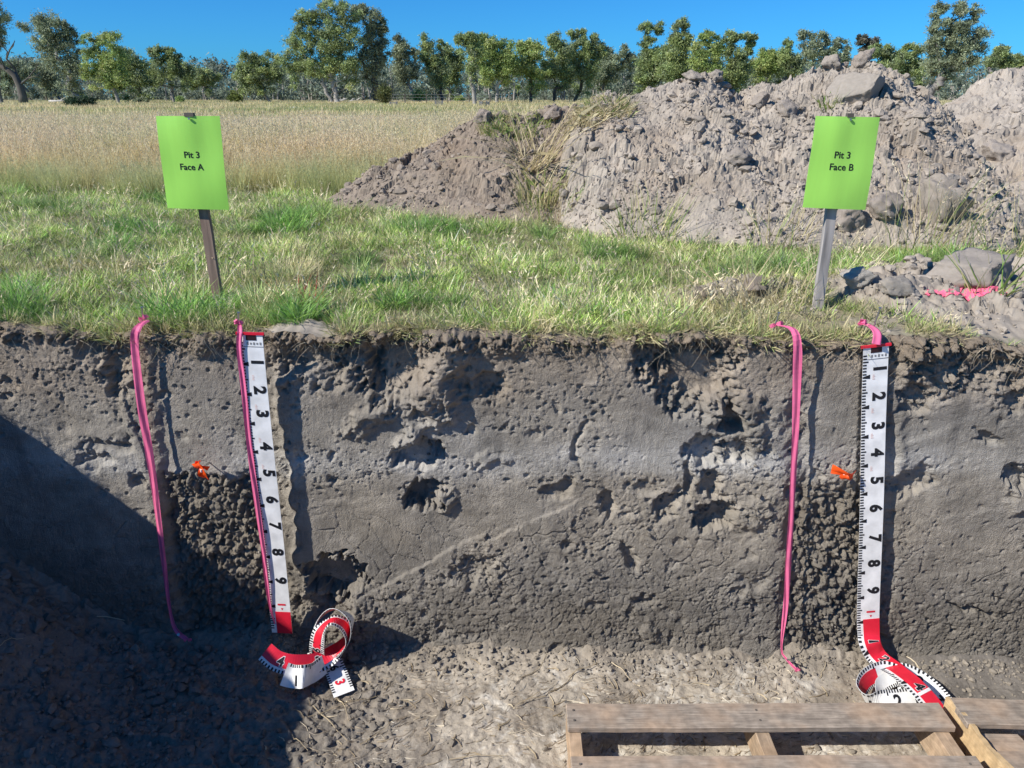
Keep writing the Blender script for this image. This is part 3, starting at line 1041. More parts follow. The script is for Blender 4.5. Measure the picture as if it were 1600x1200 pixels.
class Heap:
    def __init__(self, toe, crest, seed, power=0.9, back=0.75, amp=1.0):
        t = sorted([(p.x, p.y) for p in toe])
        c = sorted([(p.x, p.y, p.z) for p in crest])
        self.tx, self.ty = np.array([p[0] for p in t]), np.array([p[1] for p in t])
        self.cx, self.cy, self.cz = (np.array([p[k] for p in c]) for k in range(3))
        self.seed, self.power, self.back, self.amp = seed, power, back, amp

    def h(self, x, y):
        x = np.asarray(x, float)
        y = np.asarray(y, float)
        s = self.seed
        yw = y + .07 * fbm(x * 2.5, y * 2.5, s, 2)
        yt = np.interp(x, self.tx, self.ty)
        yc = np.maximum(np.interp(x, self.cx, self.cy), yt + .15)
        zc = np.interp(x, self.cx, self.cz)
        t = (yw - yt) / (yc - yt)
        fr = zc * np.clip(t, 0, 2) ** self.power
        bk = zc - (yw - yc) * self.back
        k = .05
        hh = -k * np.log(np.exp(-np.clip(fr, -1, 3) / k) + np.exp(-np.clip(bk, -1, 3) / k)) + k * .25 * (zc > .1)
        body = sstep(.0, .22, hh)
        a_ = self.amp
        L0, e0, c0 = lump(x * 2.6 + .5 * pn(x * 3, y * 3, s + 1), y * 2.6, s + 2)
        L1, e1, c1 = lump(x * 6 + .6 * pn(x * 7, y * 7, s + 3), y * 7.5, s + 4)
        L2, e2, c2 = lump(x * 13 + .6 * pn(x * 14, y * 14, s + 5), y * 16, s + 6)
        L3, e3, c3 = lump(x * 28 + .6 * pn(x * 28, y * 28, s + 7), y * 34, s + 8)
        L4, e4, c4 = lump(x * 60, y * 52, s + 9)
        g1, ge1, gc1 = facet(x * 4.6 + .5 * pn(x * 7, y * 7, s + 31), y * 5.6 + .5 * pn(x * 7, y * 7, s + 32), s + 33)
        g2, ge2, gc2 = facet(x * 10 + .5 * pn(x * 12, y * 14, s + 34), y * 13 + .5 * pn(x * 12, y * 12, s + 35), s + 36)
        g3, ge3, gc3 = facet(x * 22 + .5 * pn(x * 24, y * 30, s + 37), y * 29 + .5 * pn(x * 24, y * 24, s + 38), s + 39)
        g4, ge4, gc4 = facet(x * 44, y * 58, s + 40)
        am = .45 + .9 * sstep(-.35, .45, fbm(x * 1.6, y * 1.6, s + 41, 3))
        hh = hh + a_ * body * (0.050 * (L0 * c0 - .2) + am * (0.040 * g1 + 0.024 * g2 + 0.013 * g3 + .008 * g4)
                               + 0.022 * L1 * (c1 > .6) * c1 + 0.016 * L2 * (c2 > .55) * c2 + 0.008 * L3 * (c3 > .45)
                               + .010 * fbm(x * 9, y * 9, s + 11, 5, .6) - .012)
        # splits between slipped slabs
        f1, f2, c = worley(x * 3.5 + .5 * pn(x * 8, y * 8, s + 12), y * 3 + .5 * pn(x * 8, y * 8, s + 13), s + 14)
        hh = hh - a_ * body * .03 * sstep(.05, 0, f2 - f1) * sstep(-.1, .3, fbm(x * 2, y * 2, s + 15, 2))
        hh = np.where(yw < yt, -.06 - .3 * (yt - yw), hh)
        hh = np.where(zc < .02, np.minimum(hh, -.04), hh)
        return hh


heapA = Heap([PG(u, v) for u, v in ((455, 318), (500, 327), (560, 335), (650, 343), (750, 352), (850, 354), (940, 354), (1010, 352))],
             [Vector((-2.2, 3.2, -.08))] + [PY(u, v, d) for u, v, d in ((455, 322, 5.3), (500, 308, 5.4), (545, 288, 5.45), (600, 260, 5.5), (650, 236, 5.5), (700, 203, 5.55),
                                                          (745, 180, 5.55), (800, 176, 5.5), (850, 170, 5.5), (890, 165, 5.4), (935, 158, 5.4), (1000, 170, 5.5), (1080, 240, 5.5))]
             + [Vector((2.2, 3.2, -.1))], 301, 0.9)
heapB = Heap([PG(u, v) for u, v in ((840, 335), (880, 356), (930, 368), (1000, 377), (1100, 384), (1200, 390), (1300, 396), (1400, 396), (1500, 398), (1580, 396))] + [PG(1640, 360)],
             [Vector((.05, 2.2, -.1))] + [PY(u, v, d) for u, v, d in ((862, 300, 4.6), (885, 215, 4.9), (915, 160, 5.15), (945, 140, 5.2), (1000, 143, 5.2), (1045, 130, 5.2), (1075, 120, 5.2), (1105, 120, 5.2),
                                                        (1140, 146, 5.2), (1200, 126, 5.2), (1250, 112, 5.2), (1300, 100, 5.2), (1350, 92, 5.15), (1400, 108, 5.15),
                                                        (1440, 136, 5.1), (1475, 165, 5.0), (1520, 235, 4.8), (1560, 330, 4.5))] + [Vector((2.95, 2.1, -.1))], 401, 0.92)
heapC = Heap([Vector((1.6, 2.3, 0)), Vector((2.2, 1.55, 0)), Vector((2.8, 1.5, 0)), Vector((4.0, 1.6, 0)), Vector((6, 2.2, 0)), Vector((8, 4, 0))],
             [Vector((1.7, 4.4, -.1)), Vector((2.3, 4.6, .10))] + [PY(u, v, d) for u, v, d in ((1400, 215, 7.0), (1445, 178, 7.1), (1485, 152, 7.2), (1530, 126, 7.3), (1600, 98, 7.4),
                                                                        (1680, 80, 7.5), (1760, 85, 7.5), (1900, 160, 7.3))] + [Vector((8, 4.6, -.1))], 501, 1.12, .7, 1.1)


def heap_obj(name, hp, x0, x1, y0, y1, st, tone, label):
    X, Y = np.meshgrid(np.arange(x0, x1, st), np.arange(y0, y1, st))
    Z = hp.h(X, Y)
    q = grid_quads(X.shape[1], X.shape[0])
    zf = Z.ravel()
    keep = (zf[q] > -.055).any(1)
    q = q[keep]
    used, inv = np.unique(q, return_inverse=True)
    q = inv.reshape(-1, 4)
    c = np.ones(X.shape)[..., None] * np.array(tone)
    c = c * (1 + .13 * fbm(X * 3, Y * 3, hp.seed + 21, 3) + .08 * fbm(X * 14, Y * 14, hp.seed + 22, 2))[..., None]
    br = np.clip(fbm(X * 1.8, Y * 1.8, hp.seed + 23, 3), 0, 1)[..., None]
    c = c * (1 - br * np.array([.12, .17, .22]))
    V = np.stack([X, Y, Z], -1).reshape(-1, 3)[used]
    o = link(name, mesh_np(name, V, q, colors=np.clip(c, .02, .9).reshape(-1, 3)[used], smooth=False), M['heap'])
    tag(o, label, 'soil heap', 'heaps of dug soil behind the pit')
    return o


heap_obj("spoil_heap", heapB, 0.05, 2.98, 1.1, 4.6, 0.0095, (.345, .298, .246), "large pale grey heap of dug soil behind the Face B sign")
heap_obj("spoil_heap", heapA, -1.7, 1.7, 1.8, 4.6, 0.0105, (.262, .212, .165), "low brown heap of dug soil with grassy sods on its crest")
heap_obj("spoil_heap", heapC, 2.0, 7.2, 1.3, 7.2, 0.022, (.365, .318, .266), "farther pale soil heap rising at the right edge behind the large heap")


def top_h(x, y):
    a_ = np.array([x]), np.array([y])
    return float(max(ground_h(*a_)[0], heapA.h(*a_)[0], heapB.h(*a_)[0], heapC.h(*a_)[0]))


def hit(u, v, d0=2.3, d1=9.0, st=0.02):
    """first point of ground or heap met by the sight line through a photo pixel"""
    rx, ry, rz = ray(u, v)
    d = np.arange(d0, d1, st)
    t = d / ry
    X, Y, Z = t * rx, CAMY + d, CAMZ + t * rz
    H = np.maximum.reduce([ground_h(X, Y), heapA.h(X, Y), heapB.h(X, Y), heapC.h(X, Y)])
    k = np.nonzero(Z <= H)[0]
    k = k[0] if len(k) else len(d) - 1
    return Vector((X[k], Y[k], float(H[k])))


# =====================================================================
# CLODS
# =====================================================================
def rock_mesh(seed, sub=2, cuts=7, rough=.12, tone=(.38, .325, .275), squash=(1, 1, 1), name="clod", faces=None):
    rng = random.Random(seed)
    bm = bmesh.new()
    bmesh.ops.create_icosphere(bm, subdivisions=sub, radius=1.0)
    planes = []
    if faces:
        planes = [(Vector(n_).normalized(), d_) for n_, d_ in faces]
    for _ in range(cuts):
        n_ = Vector((rng.gauss(0, 1), rng.gauss(0, 1), rng.gauss(0, 1))).normalized()
        planes.append((n_, rng.uniform(.50, .85)))
    off = Vector((rng.uniform(-50, 50), rng.uniform(-50, 50), rng.uniform(-50, 50)))
    for v_ in bm.verts:
        p = v_.co.copy()
        for n_, dd in planes:
            k = p.dot(n_) - dd
            if k > 0:
                p -= n_ * k * .92
        p *= 1 + rough * mnoise.fractal(p * 2.2 + off, .7, 2.1, 5) + rough * .35 * mnoise.noise(p * 9 + off) + rough * .18 * mnoise.noise(p * 21 + off)
        v_.co = Vector((p.x * squash[0], p.y * squash[1], p.z * squash[2]))
    me = bpy.data.meshes.new(name)
    bm.to_mesh(me)
    bm.free()
    me.polygons.foreach_set("use_smooth", np.ones(len(me.polygons), bool))
    ca = me.color_attributes.new("Col", 'FLOAT_COLOR', 'POINT')
    cb = np.ones((len(me.vertices), 4), np.float32)
    cb[:, :3] = tone
    ca.data.foreach_set("color", cb.ravel())
    me.update()
    return me


def rock_np(seed, sub, cuts, rough):
    me = rock_mesh(seed, sub, cuts, rough)
    v_ = np.zeros(len(me.vertices) * 3, np.float32)
    me.vertices.foreach_get("co", v_)
    t_ = np.zeros(len(me.polygons) * 3, np.int32)
    me.polygons.foreach_get("vertices", t_)
    bpy.data.meshes.remove(me)
    return v_.reshape(-1, 3), t_.reshape(-1, 3)


ROCKS_S = [rock_np(900 + k, 1, 9, .28) for k in range(7)]
ROCKS_M = [rock_np(950 + k, 2, 13, .30) for k in range(7)]


def rot_mats(rng, n):
    q = rng.normal(size=(n, 4))
    q /= np.linalg.norm(q, axis=1)[:, None]
    w, x, y, z = q.T
    return np.stack([np.stack([1 - 2 * (y * y + z * z), 2 * (x * y - z * w), 2 * (x * z + y * w)], -1),
                     np.stack([2 * (x * y + z * w), 1 - 2 * (x * x + z * z), 2 * (y * z - x * w)], -1),
                     np.stack([2 * (x * z - y * w), 2 * (y * z + x * w), 1 - 2 * (x * x + y * y)], -1)], 1)


def scatter_clods(name, P, R, tone, seed, var=.15, big=.016, mat=None):
    rng = np.random.default_rng(seed)
    n = len(P)
    Rm = rot_mats(rng, n)
    S = np.stack([rng.uniform(.75, 1.25, n), rng.uniform(.75, 1.25, n), rng.uniform(.6, .95, n)], -1)
    vs, ts, cs, off = [], [], [], 0
    for group, sel in ((ROCKS_S, R < big), (ROCKS_M, R >= big)):
        idx = np.nonzero(sel)[0]
        kind = rng.integers(0, len(group), len(idx))
        for k, (rv, rt) in enumerate(group):
            ii = idx[kind == k]
            if not len(ii):
                continue
            A = np.einsum('nij,vj->nvi', Rm[ii], rv) * S[ii][:, None, :] * R[ii][:, None, None] + P[ii][:, None, :]
            vs.append(A.reshape(-1, 3))
            ts.append((rt[None] + (np.arange(len(ii)) * len(rv))[:, None, None]).reshape(-1, 3) + off)
            tn = np.array(tone)[None] * (1 + var * rng.normal(size=(len(ii), 1)))
            cs.append(np.repeat(np.clip(tn, .03, .8), len(rv), 0))
            off += A.shape[0] * A.shape[1]
    me = mesh_np(name, np.concatenate(vs), tris=np.concatenate(ts), colors=np.concatenate(cs), smooth=False)
    o = link(name, me, mat or M['clod'])
    tag(o, kind='stuff')
    return o


def heap_clods(name, hp, n, x0, x1, y0, y1, tone, seed, rmax=.042):
    rng = np.random.default_rng(seed)
    x = rng.uniform(x0, x1, n)
    y = rng.uniform(y0, y1, n)
    h = hp.h(x, y)
    dens = rng.uniform(-.5, .5, n) < fbm(x * 2, y * 2, seed + 1, 2) + .1
    ok = (h > .0) & dens
    x, y, h = x[ok], y[ok], h[ok]
    r = np.clip(.0062 * rng.uniform(.012, 1, len(x)) ** -.5, .005, rmax)
    scatter_clods(name, np.stack([x, y, h + r * .12], -1), r, tone, seed, var=.08)


heap_clods("loose_soil_crumbs", heapB, 11000, 0.1, 2.9, 1.2, 3.4, (.345, .296, .244), 21)
heap_clods("loose_soil_crumbs", heapA, 7000, -1.6, 1.1, 1.9, 3.7, (.270, .224, .180), 22)
heap_clods("loose_soil_crumbs", heapC, 3600, 2.2, 5.0, 1.5, 5.4, (.360, .312, .262), 23, .06)

_r = np.random.default_rng(24)
_x = _r.uniform(.6, 2.3, 1500)
_y = _r.uniform(.0, .9, 1500)
_k = (_r.uniform(0, 1, 1500) < bare_mask(_x, _y) * 1.1) & (_y > np.interp(_x, xs, lip_y) + .015)
_x, _y = _x[_k], _y[_k]
_q = np.clip(.0045 * _r.uniform(.012, 1, len(_x)) ** -.5, .004, .030)
scatter_clods("loose_soil_crumbs", np.stack([_x, _y, ground_h(_x, _y) + _q * .15], -1), _q, (.37, .32, .265), 25, var=.1)

# rubble on the pit floor and along the foot of the face
rng = np.random.default_rng(5)


def floor_scatter(n, f):
    x, y = f(n)
    z = floor_h(x, y)[0]
    return x, y, z


n = 4200
x = rng.uniform(-1.95, -.35, n)
y = rng.uniform(-.95, .0, n)
k = rng.uniform(0, 1, n) < np.clip(.25 + sstep(-.6, -1.5, x), 0, 1)
x, y = x[k], y[k]
z = floor_h(x, y)[0]
r = np.clip(.0055 * rng.uniform(.01, 1, len(x)) ** -.42, .005, .026)
P1, R1 = np.stack([x, y, z + r * .3], -1), r
n = 1500
x = rng.uniform(-.9, 1.9, n)
y = yface(x) - .02 - rng.exponential(.05, n)
z = floor_h(x, y)[0]
r = np.clip(.0036 * rng.uniform(.01, 1, n) ** -.40, .003, .015)
P2, R2 = np.stack([x, y, z + r * .3], -1), r
n = 420
x = rng.uniform(-.7, 1.9, n)
y = rng.uniform(-.9, -.05, n)
z = floor_h(x, y)[0]
r = np.clip(.0032 * rng.uniform(.01, 1, n) ** -.42, .003, .014)
P3, R3 = np.stack([x, y, z + r * .3], -1), r
# clods fallen round the left tape foot and below the hollow
n = 260
c0 = PZ(470, 1000, FLOOR)
x = rng.normal(c0.x, .13, n)
y = np.minimum(rng.normal(c0.y - .01, .06, n), yface(x) - .01)
z = floor_h(x, y)[0]
r = np.clip(.005 * rng.uniform(.01, 1, n) ** -.4, .004, .016)
P4, R4 = np.stack([x, y, z + r * .3], -1), r
scatter_clods("pit_rubble", np.concatenate([P1, P4]), np.concatenate([R1, R4]), (.19, .168, .142), 6)
scatter_clods("floor_crumbs", np.concatenate([P2, P3]), np.concatenate([R2, R3]), (.27, .235, .19), 7)
# crumbs clinging to the torn soil on the face, most of them in the hollows and the picked columns
n = 9000
x = rng.uniform(-1.7, 1.7, n)
z = rng.uniform(-1.17, -.01, n)
_d, _u, _v, _sm, _sod, _col, _cr = face_disp(x, z)
wt = -.06 + .5 * (_d < -.022) + .5 * _col + .35 * _cr + .45 * _sod - .3 * _sm
k = rng.uniform(0, 1, n) < wt
x, z, _d = x[k], z[k], _d[k]
r = np.clip(.0032 * rng.uniform(.01, 1, len(x)) ** -.4, .003, .011)
_yy = np.array([face_y(a_, b_) for a_, b_ in zip(x, z)])
scatter_clods("face_crumbs", np.stack([x, _yy - r * .35, z], -1), r, (.245, .218, .183), 8, mat=M['face'])

# clods one can point at: photo pixel of the foot, half sizes in metres, seed, label
for (u, v, sx, sy, sz, sd, tone, lab) in (
        (1302, 108, .075, .07, .062, 1, (.40, .345, .29), "blocky clod on the left of the heap crest"),
        (1349, 104, .07, .07, .075, 2, (.385, .33, .28), "pointed dark clod topping the highest peak of the heap"),
        (1394, 108, .042, .04, .042, 3, (.40, .35, .30), "small round clod on the crest right of the peak"),
        (1346, 158, .185, .16, .15, 4, (.36, .315, .265), "biggest smooth block of soil just above the Face B sign"),
        (1085, 128, .07, .07, .055, 5, (.40, .345, .29), "knobby clod on the left end of the pale heap crest"),
        (1118, 132, .06, .06, .05, 6, (.38, .33, .28), "clod in the middle of the pale heap crest"),
        (1470, 352, .15, .11, .18, 7, (.385, .33, .275), "tall leaning slab of soil at the right foot of the heap"),
        (1330, 362, .11, .09, .09, 8, (.37, .315, .265), "rough clod at the heap foot right of the Face B stake"),
        (1385, 345, .09, .08, .08, 9, (.375, .32, .27), "rough clod low on the heap right of the sign"),
        (1526, 452, .165, .13, .105, 10, (.385, .335, .285), "large flat topped clod beside the pink paint mark"),
        (1343, 458, .068, .06, .045, 11, (.50, .46, .40), "pale flat clod just right of the Face B stake"),
        (1400, 462, .062, .055, .048, 12, (.43, .38, .32), "rounded clod between the pale clod and the large one"),
        (1190, 165, .07, .06, .05, 13, (.38, .325, .275), "dark lump near the top of the pale heap"),
        (1150, 260, .09, .08, .05, 14, (.37, .32, .27), "flat lump halfway up the pale heap"),
        (1230, 190, .08, .07, .06, 15, (.39, .335, .285), "lump high on the pale heap left of the sign"),
        (865, 190, .09, .07, .05, 16, (.34, .28, .23), "brown clod on the crest of the low heap"),
        (905, 150, .075, .06, .05, 17, (.37, .31, .26), "tilted clod on the grassy sod between the two heaps"),
        (755, 192, .06, .06, .06, 18, (.36, .30, .25), "clod at the left top of the low brown heap"),
        (1560, 250, .15, .12, .10, 19, (.40, .345, .295), "smooth block at the foot of the farther heap"),
        (1095, 470, .055, .05, .035, 20, (.34, .28, .225), "brown clod in the grass left of the Face B sign"),
        (1180, 455, .07, .05, .035, 21, (.32, .265, .215), "low brown clod among dry grass left of the Face B stake")):
    p = hit(u, v)
    if sd == 4:
        me = rock_mesh(3004, 4, 3, .12, tone, faces=(((-.62, -.50, .60), .42), ((.80, -.55, -.22), .50), ((.25, .1, .95), .60), ((-.2, -.75, -.6), .62)))
    elif sd == 10:
        me = rock_mesh(3010, 4, 6, .20, tone, faces=(((-.15, -.2, .97), .52), ((-.6, -.75, .2), .62), ((.6, -.78, .05), .60)))
    else:
        me = rock_mesh(3000 + sd, 4, 14, .24, tuple(t_ * .94 for t_ in tone))
    o = link("soil_clod", me, M['clod'])
    o.scale = (sx, sy, sz)
    o.rotation_euler = (random.Random(sd).uniform(-.2, .2), random.Random(sd + 9).uniform(-.2, .2), random.Random(sd + 5).uniform(0, 6))
    o.location = (p.x, p.y + sy * .35, p.z + sz * .38)
    if sd == 4:
        o.rotation_euler = (0, 0, 0)
        o.location = (p.x, p.y + sy * .35, p.z + sz * .30)
    if sd == 10:
        o.rotation_euler = (0, 0, 0)
    tag(o, lab, 'clod', 'large clods of soil')

# =====================================================================
# GRASS
# =====================================================================
def blades_np(rng, n, spread, hmin, hmax, lean, wid, cols, curl=.5, segs=(0, .38, .72, 1), heads=0.0, base_dark=True):
    """n curved tapering blades round the origin"""
    az = rng.uniform(0, 2 * math.pi, n)
    r = spread * np.sqrt(rng.uniform(0, 1, n))
    bx, by = r * np.cos(az), r * np.sin(az)
    az2 = az + rng.normal(0, 1.0, n)
    L = rng.uniform(hmin, hmax, n)
    le = lean * rng.uniform(.1, 1.0, n)
    cu = curl * rng.uniform(0, 1, n)
    w = wid * rng.uniform(.6, 1.3, n)
    fa = rng.uniform(0, math.pi, n)
    ci = rng.integers(0, len(cols), n)
    base = np.array(cols)[ci] * (1 + .18 * rng.normal(size=(n, 1)))
    V, Q, T, C = [], [], [], []
    ns = len(segs)
    per = (ns - 1) * 2 + 1
    vv_ = np.zeros((n, per, 3))
    cc_ = np.zeros((n, per, 3))
    for k, t in enumerate(segs):
        hor = L * (le * t + cu * t * t * .8)
        ver = L * (t - .35 * cu * t * t - .12 * le * t)
        px, py, pz = bx + np.cos(az2) * hor, by + np.sin(az2) * hor, ver - .008
        ww = w * (1 - t ** 1.6) * .5 + .0002
        if k < ns - 1:
            vv_[:, 2 * k] = np.stack([px - np.cos(fa) * ww, py - np.sin(fa) * ww, pz], -1)
            vv_[:, 2 * k + 1] = np.stack([px + np.cos(fa) * ww, py + np.sin(fa) * ww, pz], -1)
        else:
            vv_[:, 2 * k] = np.stack([px, py, pz], -1)
    cc_[:] = base[:, None, :]
    o_ = (np.arange(n) * per)[:, None]
    for k in range(ns - 2):
        Q.append(o_ + np.array([2 * k, 2 * k + 1, 2 * k + 3, 2 * k + 2])[None])
    T.append(o_ + np.array([2 * (ns - 2), 2 * (ns - 2) + 1, 2 * (ns - 1)])[None])
    V.append(vv_.reshape(-1, 3))
    C.append(cc_.reshape(-1, 3))
    off = n * per
    if heads:
        sel = np.nonzero(rng.uniform(0, 1, n) < heads)[0]
        tip = vv_[sel, -1]
        prev = vv_[sel, 2 * (ns - 2)]
        dr = tip - prev
        dr /= np.linalg.norm(dr, axis=1)[:, None] + 1e-9
        m_ = 7
        for j in range(m_):
            c0_ = tip - dr * (.012 * j) + rng.normal(0, .004, (len(sel), 3))
            dv = dr * .016 + rng.normal(0, .006, (len(sel), 3))
            sd_ = np.cross(dv, rng.normal(size=(len(sel), 3)))
            sd_ = sd_ / (np.linalg.norm(sd_, axis=1)[:, None] + 1e-9) * .0028
            vt = np.stack([c0_ - sd_, c0_ + sd_, c0_ + dv], 1)
            V.append(vt.reshape(-1, 3))
            C.append(np.repeat(np.array([.78, .64, .44])[None] * (1 + .15 * rng.normal(size=(len(sel), 1))), 3, 0))
            T.append((np.arange(len(sel)) * 3)[:, None] + np.array([0, 1, 2])[None] + off)
            off += len(sel) * 3
    return np.concatenate(V), np.concatenate(Q), np.concatenate(T), np.clip(np.concatenate(C), .01, .9)


def tuft_collection(name, specs, mat, seed):
    rng = np.random.default_rng(seed)
    coll = bpy.data.collections.new(name)
    for i, sp in enumerate(specs):
        V, Q, T, C = blades_np(rng, **sp)
        me = mesh_np("grass_tuft", V, Q, T, C, smooth=True)
        me.materials.append(mat)
        o = bpy.data.objects.new("grass_tuft_%02d" % i, me)
        coll.objects.link(o)
    return coll


def scatter_gn(name, P, rot, scl, idx, tint, shade, coll):
    me = bpy.data.meshes.new(name)
    me.vertices.add(len(P))
    me.vertices.foreach_set("co", np.ascontiguousarray(P, np.float32).ravel())
    for nm, ty, arr in (("rot", 'FLOAT_VECTOR', rot), ("scl", 'FLOAT_VECTOR', scl)):
        a_ = me.attributes.new(nm, ty, 'POINT')
        a_.data.foreach_set("vector", np.ascontiguousarray(arr, np.float32).ravel())
    for nm, arr in (("tint", tint), ("shade", shade)):
        a_ = me.attributes.new(nm, 'FLOAT', 'POINT')
        a_.data.foreach_set("value", np.ascontiguousarray(arr, np.float32))
    a_ = me.attributes.new("pick", 'INT', 'POINT')
    a_.data.foreach_set("value", np.ascontiguousarray(idx, np.int32))
    me.update()
    o = link(name, me)
    ng = bpy.data.node_groups.new(name + "_scatter", 'GeometryNodeTree')
    ng.interface.new_socket("Geometry", in_out='INPUT', socket_type='NodeSocketGeometry')
    ng.interface.new_socket("Geometry", in_out='OUTPUT', socket_type='NodeSocketGeometry')
    gi, gout = ng.nodes.new("NodeGroupInput"), ng.nodes.new("NodeGroupOutput")
    ci = ng.nodes.new("GeometryNodeCollectionInfo")
    ci.inputs['Collection'].default_value = coll
    ci.inputs['Separate Children'].default_value = True
    ci.inputs['Reset Children'].default_value = True
    ip = ng.nodes.new("GeometryNodeInstanceOnPoints")
    ip.inputs['Pick Instance'].default_value = True

    def na(nm, ty):
        q = ng.nodes.new("GeometryNodeInputNamedAttribute")
        q.data_type = ty
        q.inputs['Name'].default_value = nm
        return q.outputs['Attribute']
    ng.links.new(gi.outputs[0], ip.inputs['Points'])
    ng.links.new(ci.outputs[0], ip.inputs['Instance'])
    ng.links.new(na("pick", 'INT'), ip.inputs['Instance Index'])
    e2r = ng.nodes.new("FunctionNodeEulerToRotation")
    ng.links.new(na("rot", 'FLOAT_VECTOR'), e2r.inputs[0])
    ng.links.new(e2r.outputs[0], ip.inputs['Rotation'])
    ng.links.new(na("scl", 'FLOAT_VECTOR'), ip.inputs['Scale'])
    ng.links.new(ip.outputs[0], gout.inputs[0])
    md = o.modifiers.new("scatter", 'NODES')
    md.node_group = ng
    tag(o, kind='stuff')
    return o


G1, G2, G3, G4 = (.25, .46, .10), (.36, .55, .13), (.49, .59, .18), (.72, .65, .40)
near_specs = []
for k in range(8):
    near_specs.append(dict(n=24, spread=.045, hmin=.020, hmax=.080, lean=1.05, wid=.0054, cols=[G1, G2, G2, G3, G3, G4]))
for k in range(6):
    near_specs.append(dict(n=30, spread=.055, hmin=.015, hmax=.055, lean=1.25, wid=.0046, cols=[G2, G3, G3, G4, G4]))
for k in range(4):
    near_specs.append(dict(n=46, spread=.045, hmin=.05, hmax=.13, lean=.9, wid=.0042, curl=.9, cols=[G1, G1, G2, (.29, .42, .18)]))
for k in range(4):
    near_specs.append(dict(n=9, spread=.05, hmin=.08, hmax=.20, lean=.6, wid=.0020, cols=[G4, G4, (.55, .47, .27)], heads=.4))
near_coll = tuft_collection("near_tufts", near_specs, M['grass'], 61)

rng = np.random.default_rng(71)
n = 40000
d_ = 2.0 + 5.2 * rng.uniform(0, 1, n) ** 1.25
x = rng.uniform(-1, 1, n) * (d_ * .74 + .35)
y = d_ + CAMY
lipy_at = np.interp(x, xs, lip_y)
ok = (y > lipy_at + .012) | (x < XL - .02)
for (su_, sv_, sd_) in ((341, 468, 2.70), (1277, 484, 2.56)):      # trodden round the sign stakes
    sp_ = PY(su_, sv_, sd_)
    ok &= ~((np.abs(x - sp_.x) < .075) & (y < sp_.y + .03) & (y > sp_.y - .22) & (rng.uniform(0, 1, n) < .85))
hA, hB, hC = heapA.h(x, y), heapB.h(x, y), heapC.h(x, y)
hm = np.maximum.reduce([hA, hB, hC])
ok &= hm < .035
bm_ = bare_mask(x, y)
ok &= rng.uniform(0, 1, n) > bm_ * 1.15
patchn = fbm(x * 2.2, y * 2.2, 72, 3)
ok &= rng.uniform(0, 1, n) < .80 + .5 * patchn
lipd = np.clip(y - lipy_at, 0, 9)
ok &= (x < XL) | (lipd > .10) | (rng.uniform(0, 1, n) < .66 + .7 * pn(x * 3.3, x * 0 + 9, 86) + 3 * lipd)
x, y, bm_, patchn = x[ok], y[ok], bm_[ok], patchn[ok]
# left bank beside the pit, whose edge throws the shadow on the face
n2 = 1500
x2 = rng.uniform(-3.4, XL - .015, n2)
y2 = rng.uniform(-2.6, 0.0, n2)
x = np.concatenate([x, x2])
y = np.concatenate([y, y2])
patchn = np.concatenate([patchn, fbm(x2 * 2.2, y2 * 2.2, 72, 3)])
n = len(x)
z = ground_h(x, y)
nearlip = sstep(.16, .0, np.abs(y - np.interp(x, xs, lip_y))) * (x > XL)
z = z * (1 - nearlip) + lip(x) * nearlip
rightdry = sstep(.1, .9, x) * sstep(1.1, .5, y)
dryp = np.clip(.13 + .80 * fbm(x * 1.7 + 7, y * 1.7, 73, 3) + .45 * fbm(x * 6, y * 6, 88, 2) + .40 * rightdry + .15 * nearlip + .12 * sstep(2.4, 4.5, y), 0, 1)
tint = np.clip(dryp * rng.uniform(.3, 1.25, n) - .12, 0, .95)
pick = rng.integers(0, 14, n)
tuss = fbm(x * 1.9 + 31, y * 1.9 + 4, 74, 2) > .44
pick = np.where(tuss & (rng.uniform(0, 1, n) < .75), rng.integers(14, 18, n), pick)
pick = np.where(rng.uniform(0, 1, n) < .035 + .05 * rightdry, rng.integers(18, 22, n), pick)
s = .84 * rng.uniform(.6, 1.35, n) * (1 - .45 * nearlip) * (1 + .12 * sstep(1, 4, y)) * (.85 + .3 * np.clip(patchn, -.5, .8))
rot = np.stack([rng.normal(0, .13, n), rng.normal(0, .13, n), rng.uniform(0, 6.28, n)], -1)
scl = np.stack([s, s, s * rng.uniform(.85, 1.2, n)], -1)
shade = rng.uniform(.48, 1.28, n) * np.clip(1 + .35 * patchn + .25 * fbm(x * 7, y * 7, 87, 2), .55, 1.3)
# sod hanging over the lip: tufts that lean out over the pit
m_ = 1000
xl_ = rng.uniform(XL + .05, 2.4, m_)
yl_ = np.interp(xl_, xs, lip_y) + rng.uniform(.0, .03, m_)
kl = (bare_mask(xl_, yl_ + .05) < .35) & (rng.uniform(0, 1, m_) < .55 + .6 * pn(xl_ * 4, xl_ * 0, 84))
xl_, yl_ = xl_[kl], yl_[kl]
m_ = len(xl_)
sl_ = rng.uniform(.35, .9, m_)
x = np.concatenate([x, xl_])
y = np.concatenate([y, yl_])
z = np.concatenate([z, lip(xl_) - .004])
rot = np.concatenate([rot, np.stack([rng.uniform(.25, 1.1, m_), rng.normal(0, .25, m_), rng.normal(0, .5, m_)], -1)])
scl = np.concatenate([scl, np.stack([sl_, sl_, sl_], -1)])
pick = np.concatenate([pick, rng.integers(0, 14, m_)])
tint = np.concatenate([tint, np.clip(rng.uniform(.2, 1.3, m_), 0, .97)])
shade = np.concatenate([shade, rng.uniform(.6, 1.05, m_)])
scatter_gn("grass", np.stack([x, y, z], -1), rot, scl, pick, tint, shade, near_coll)

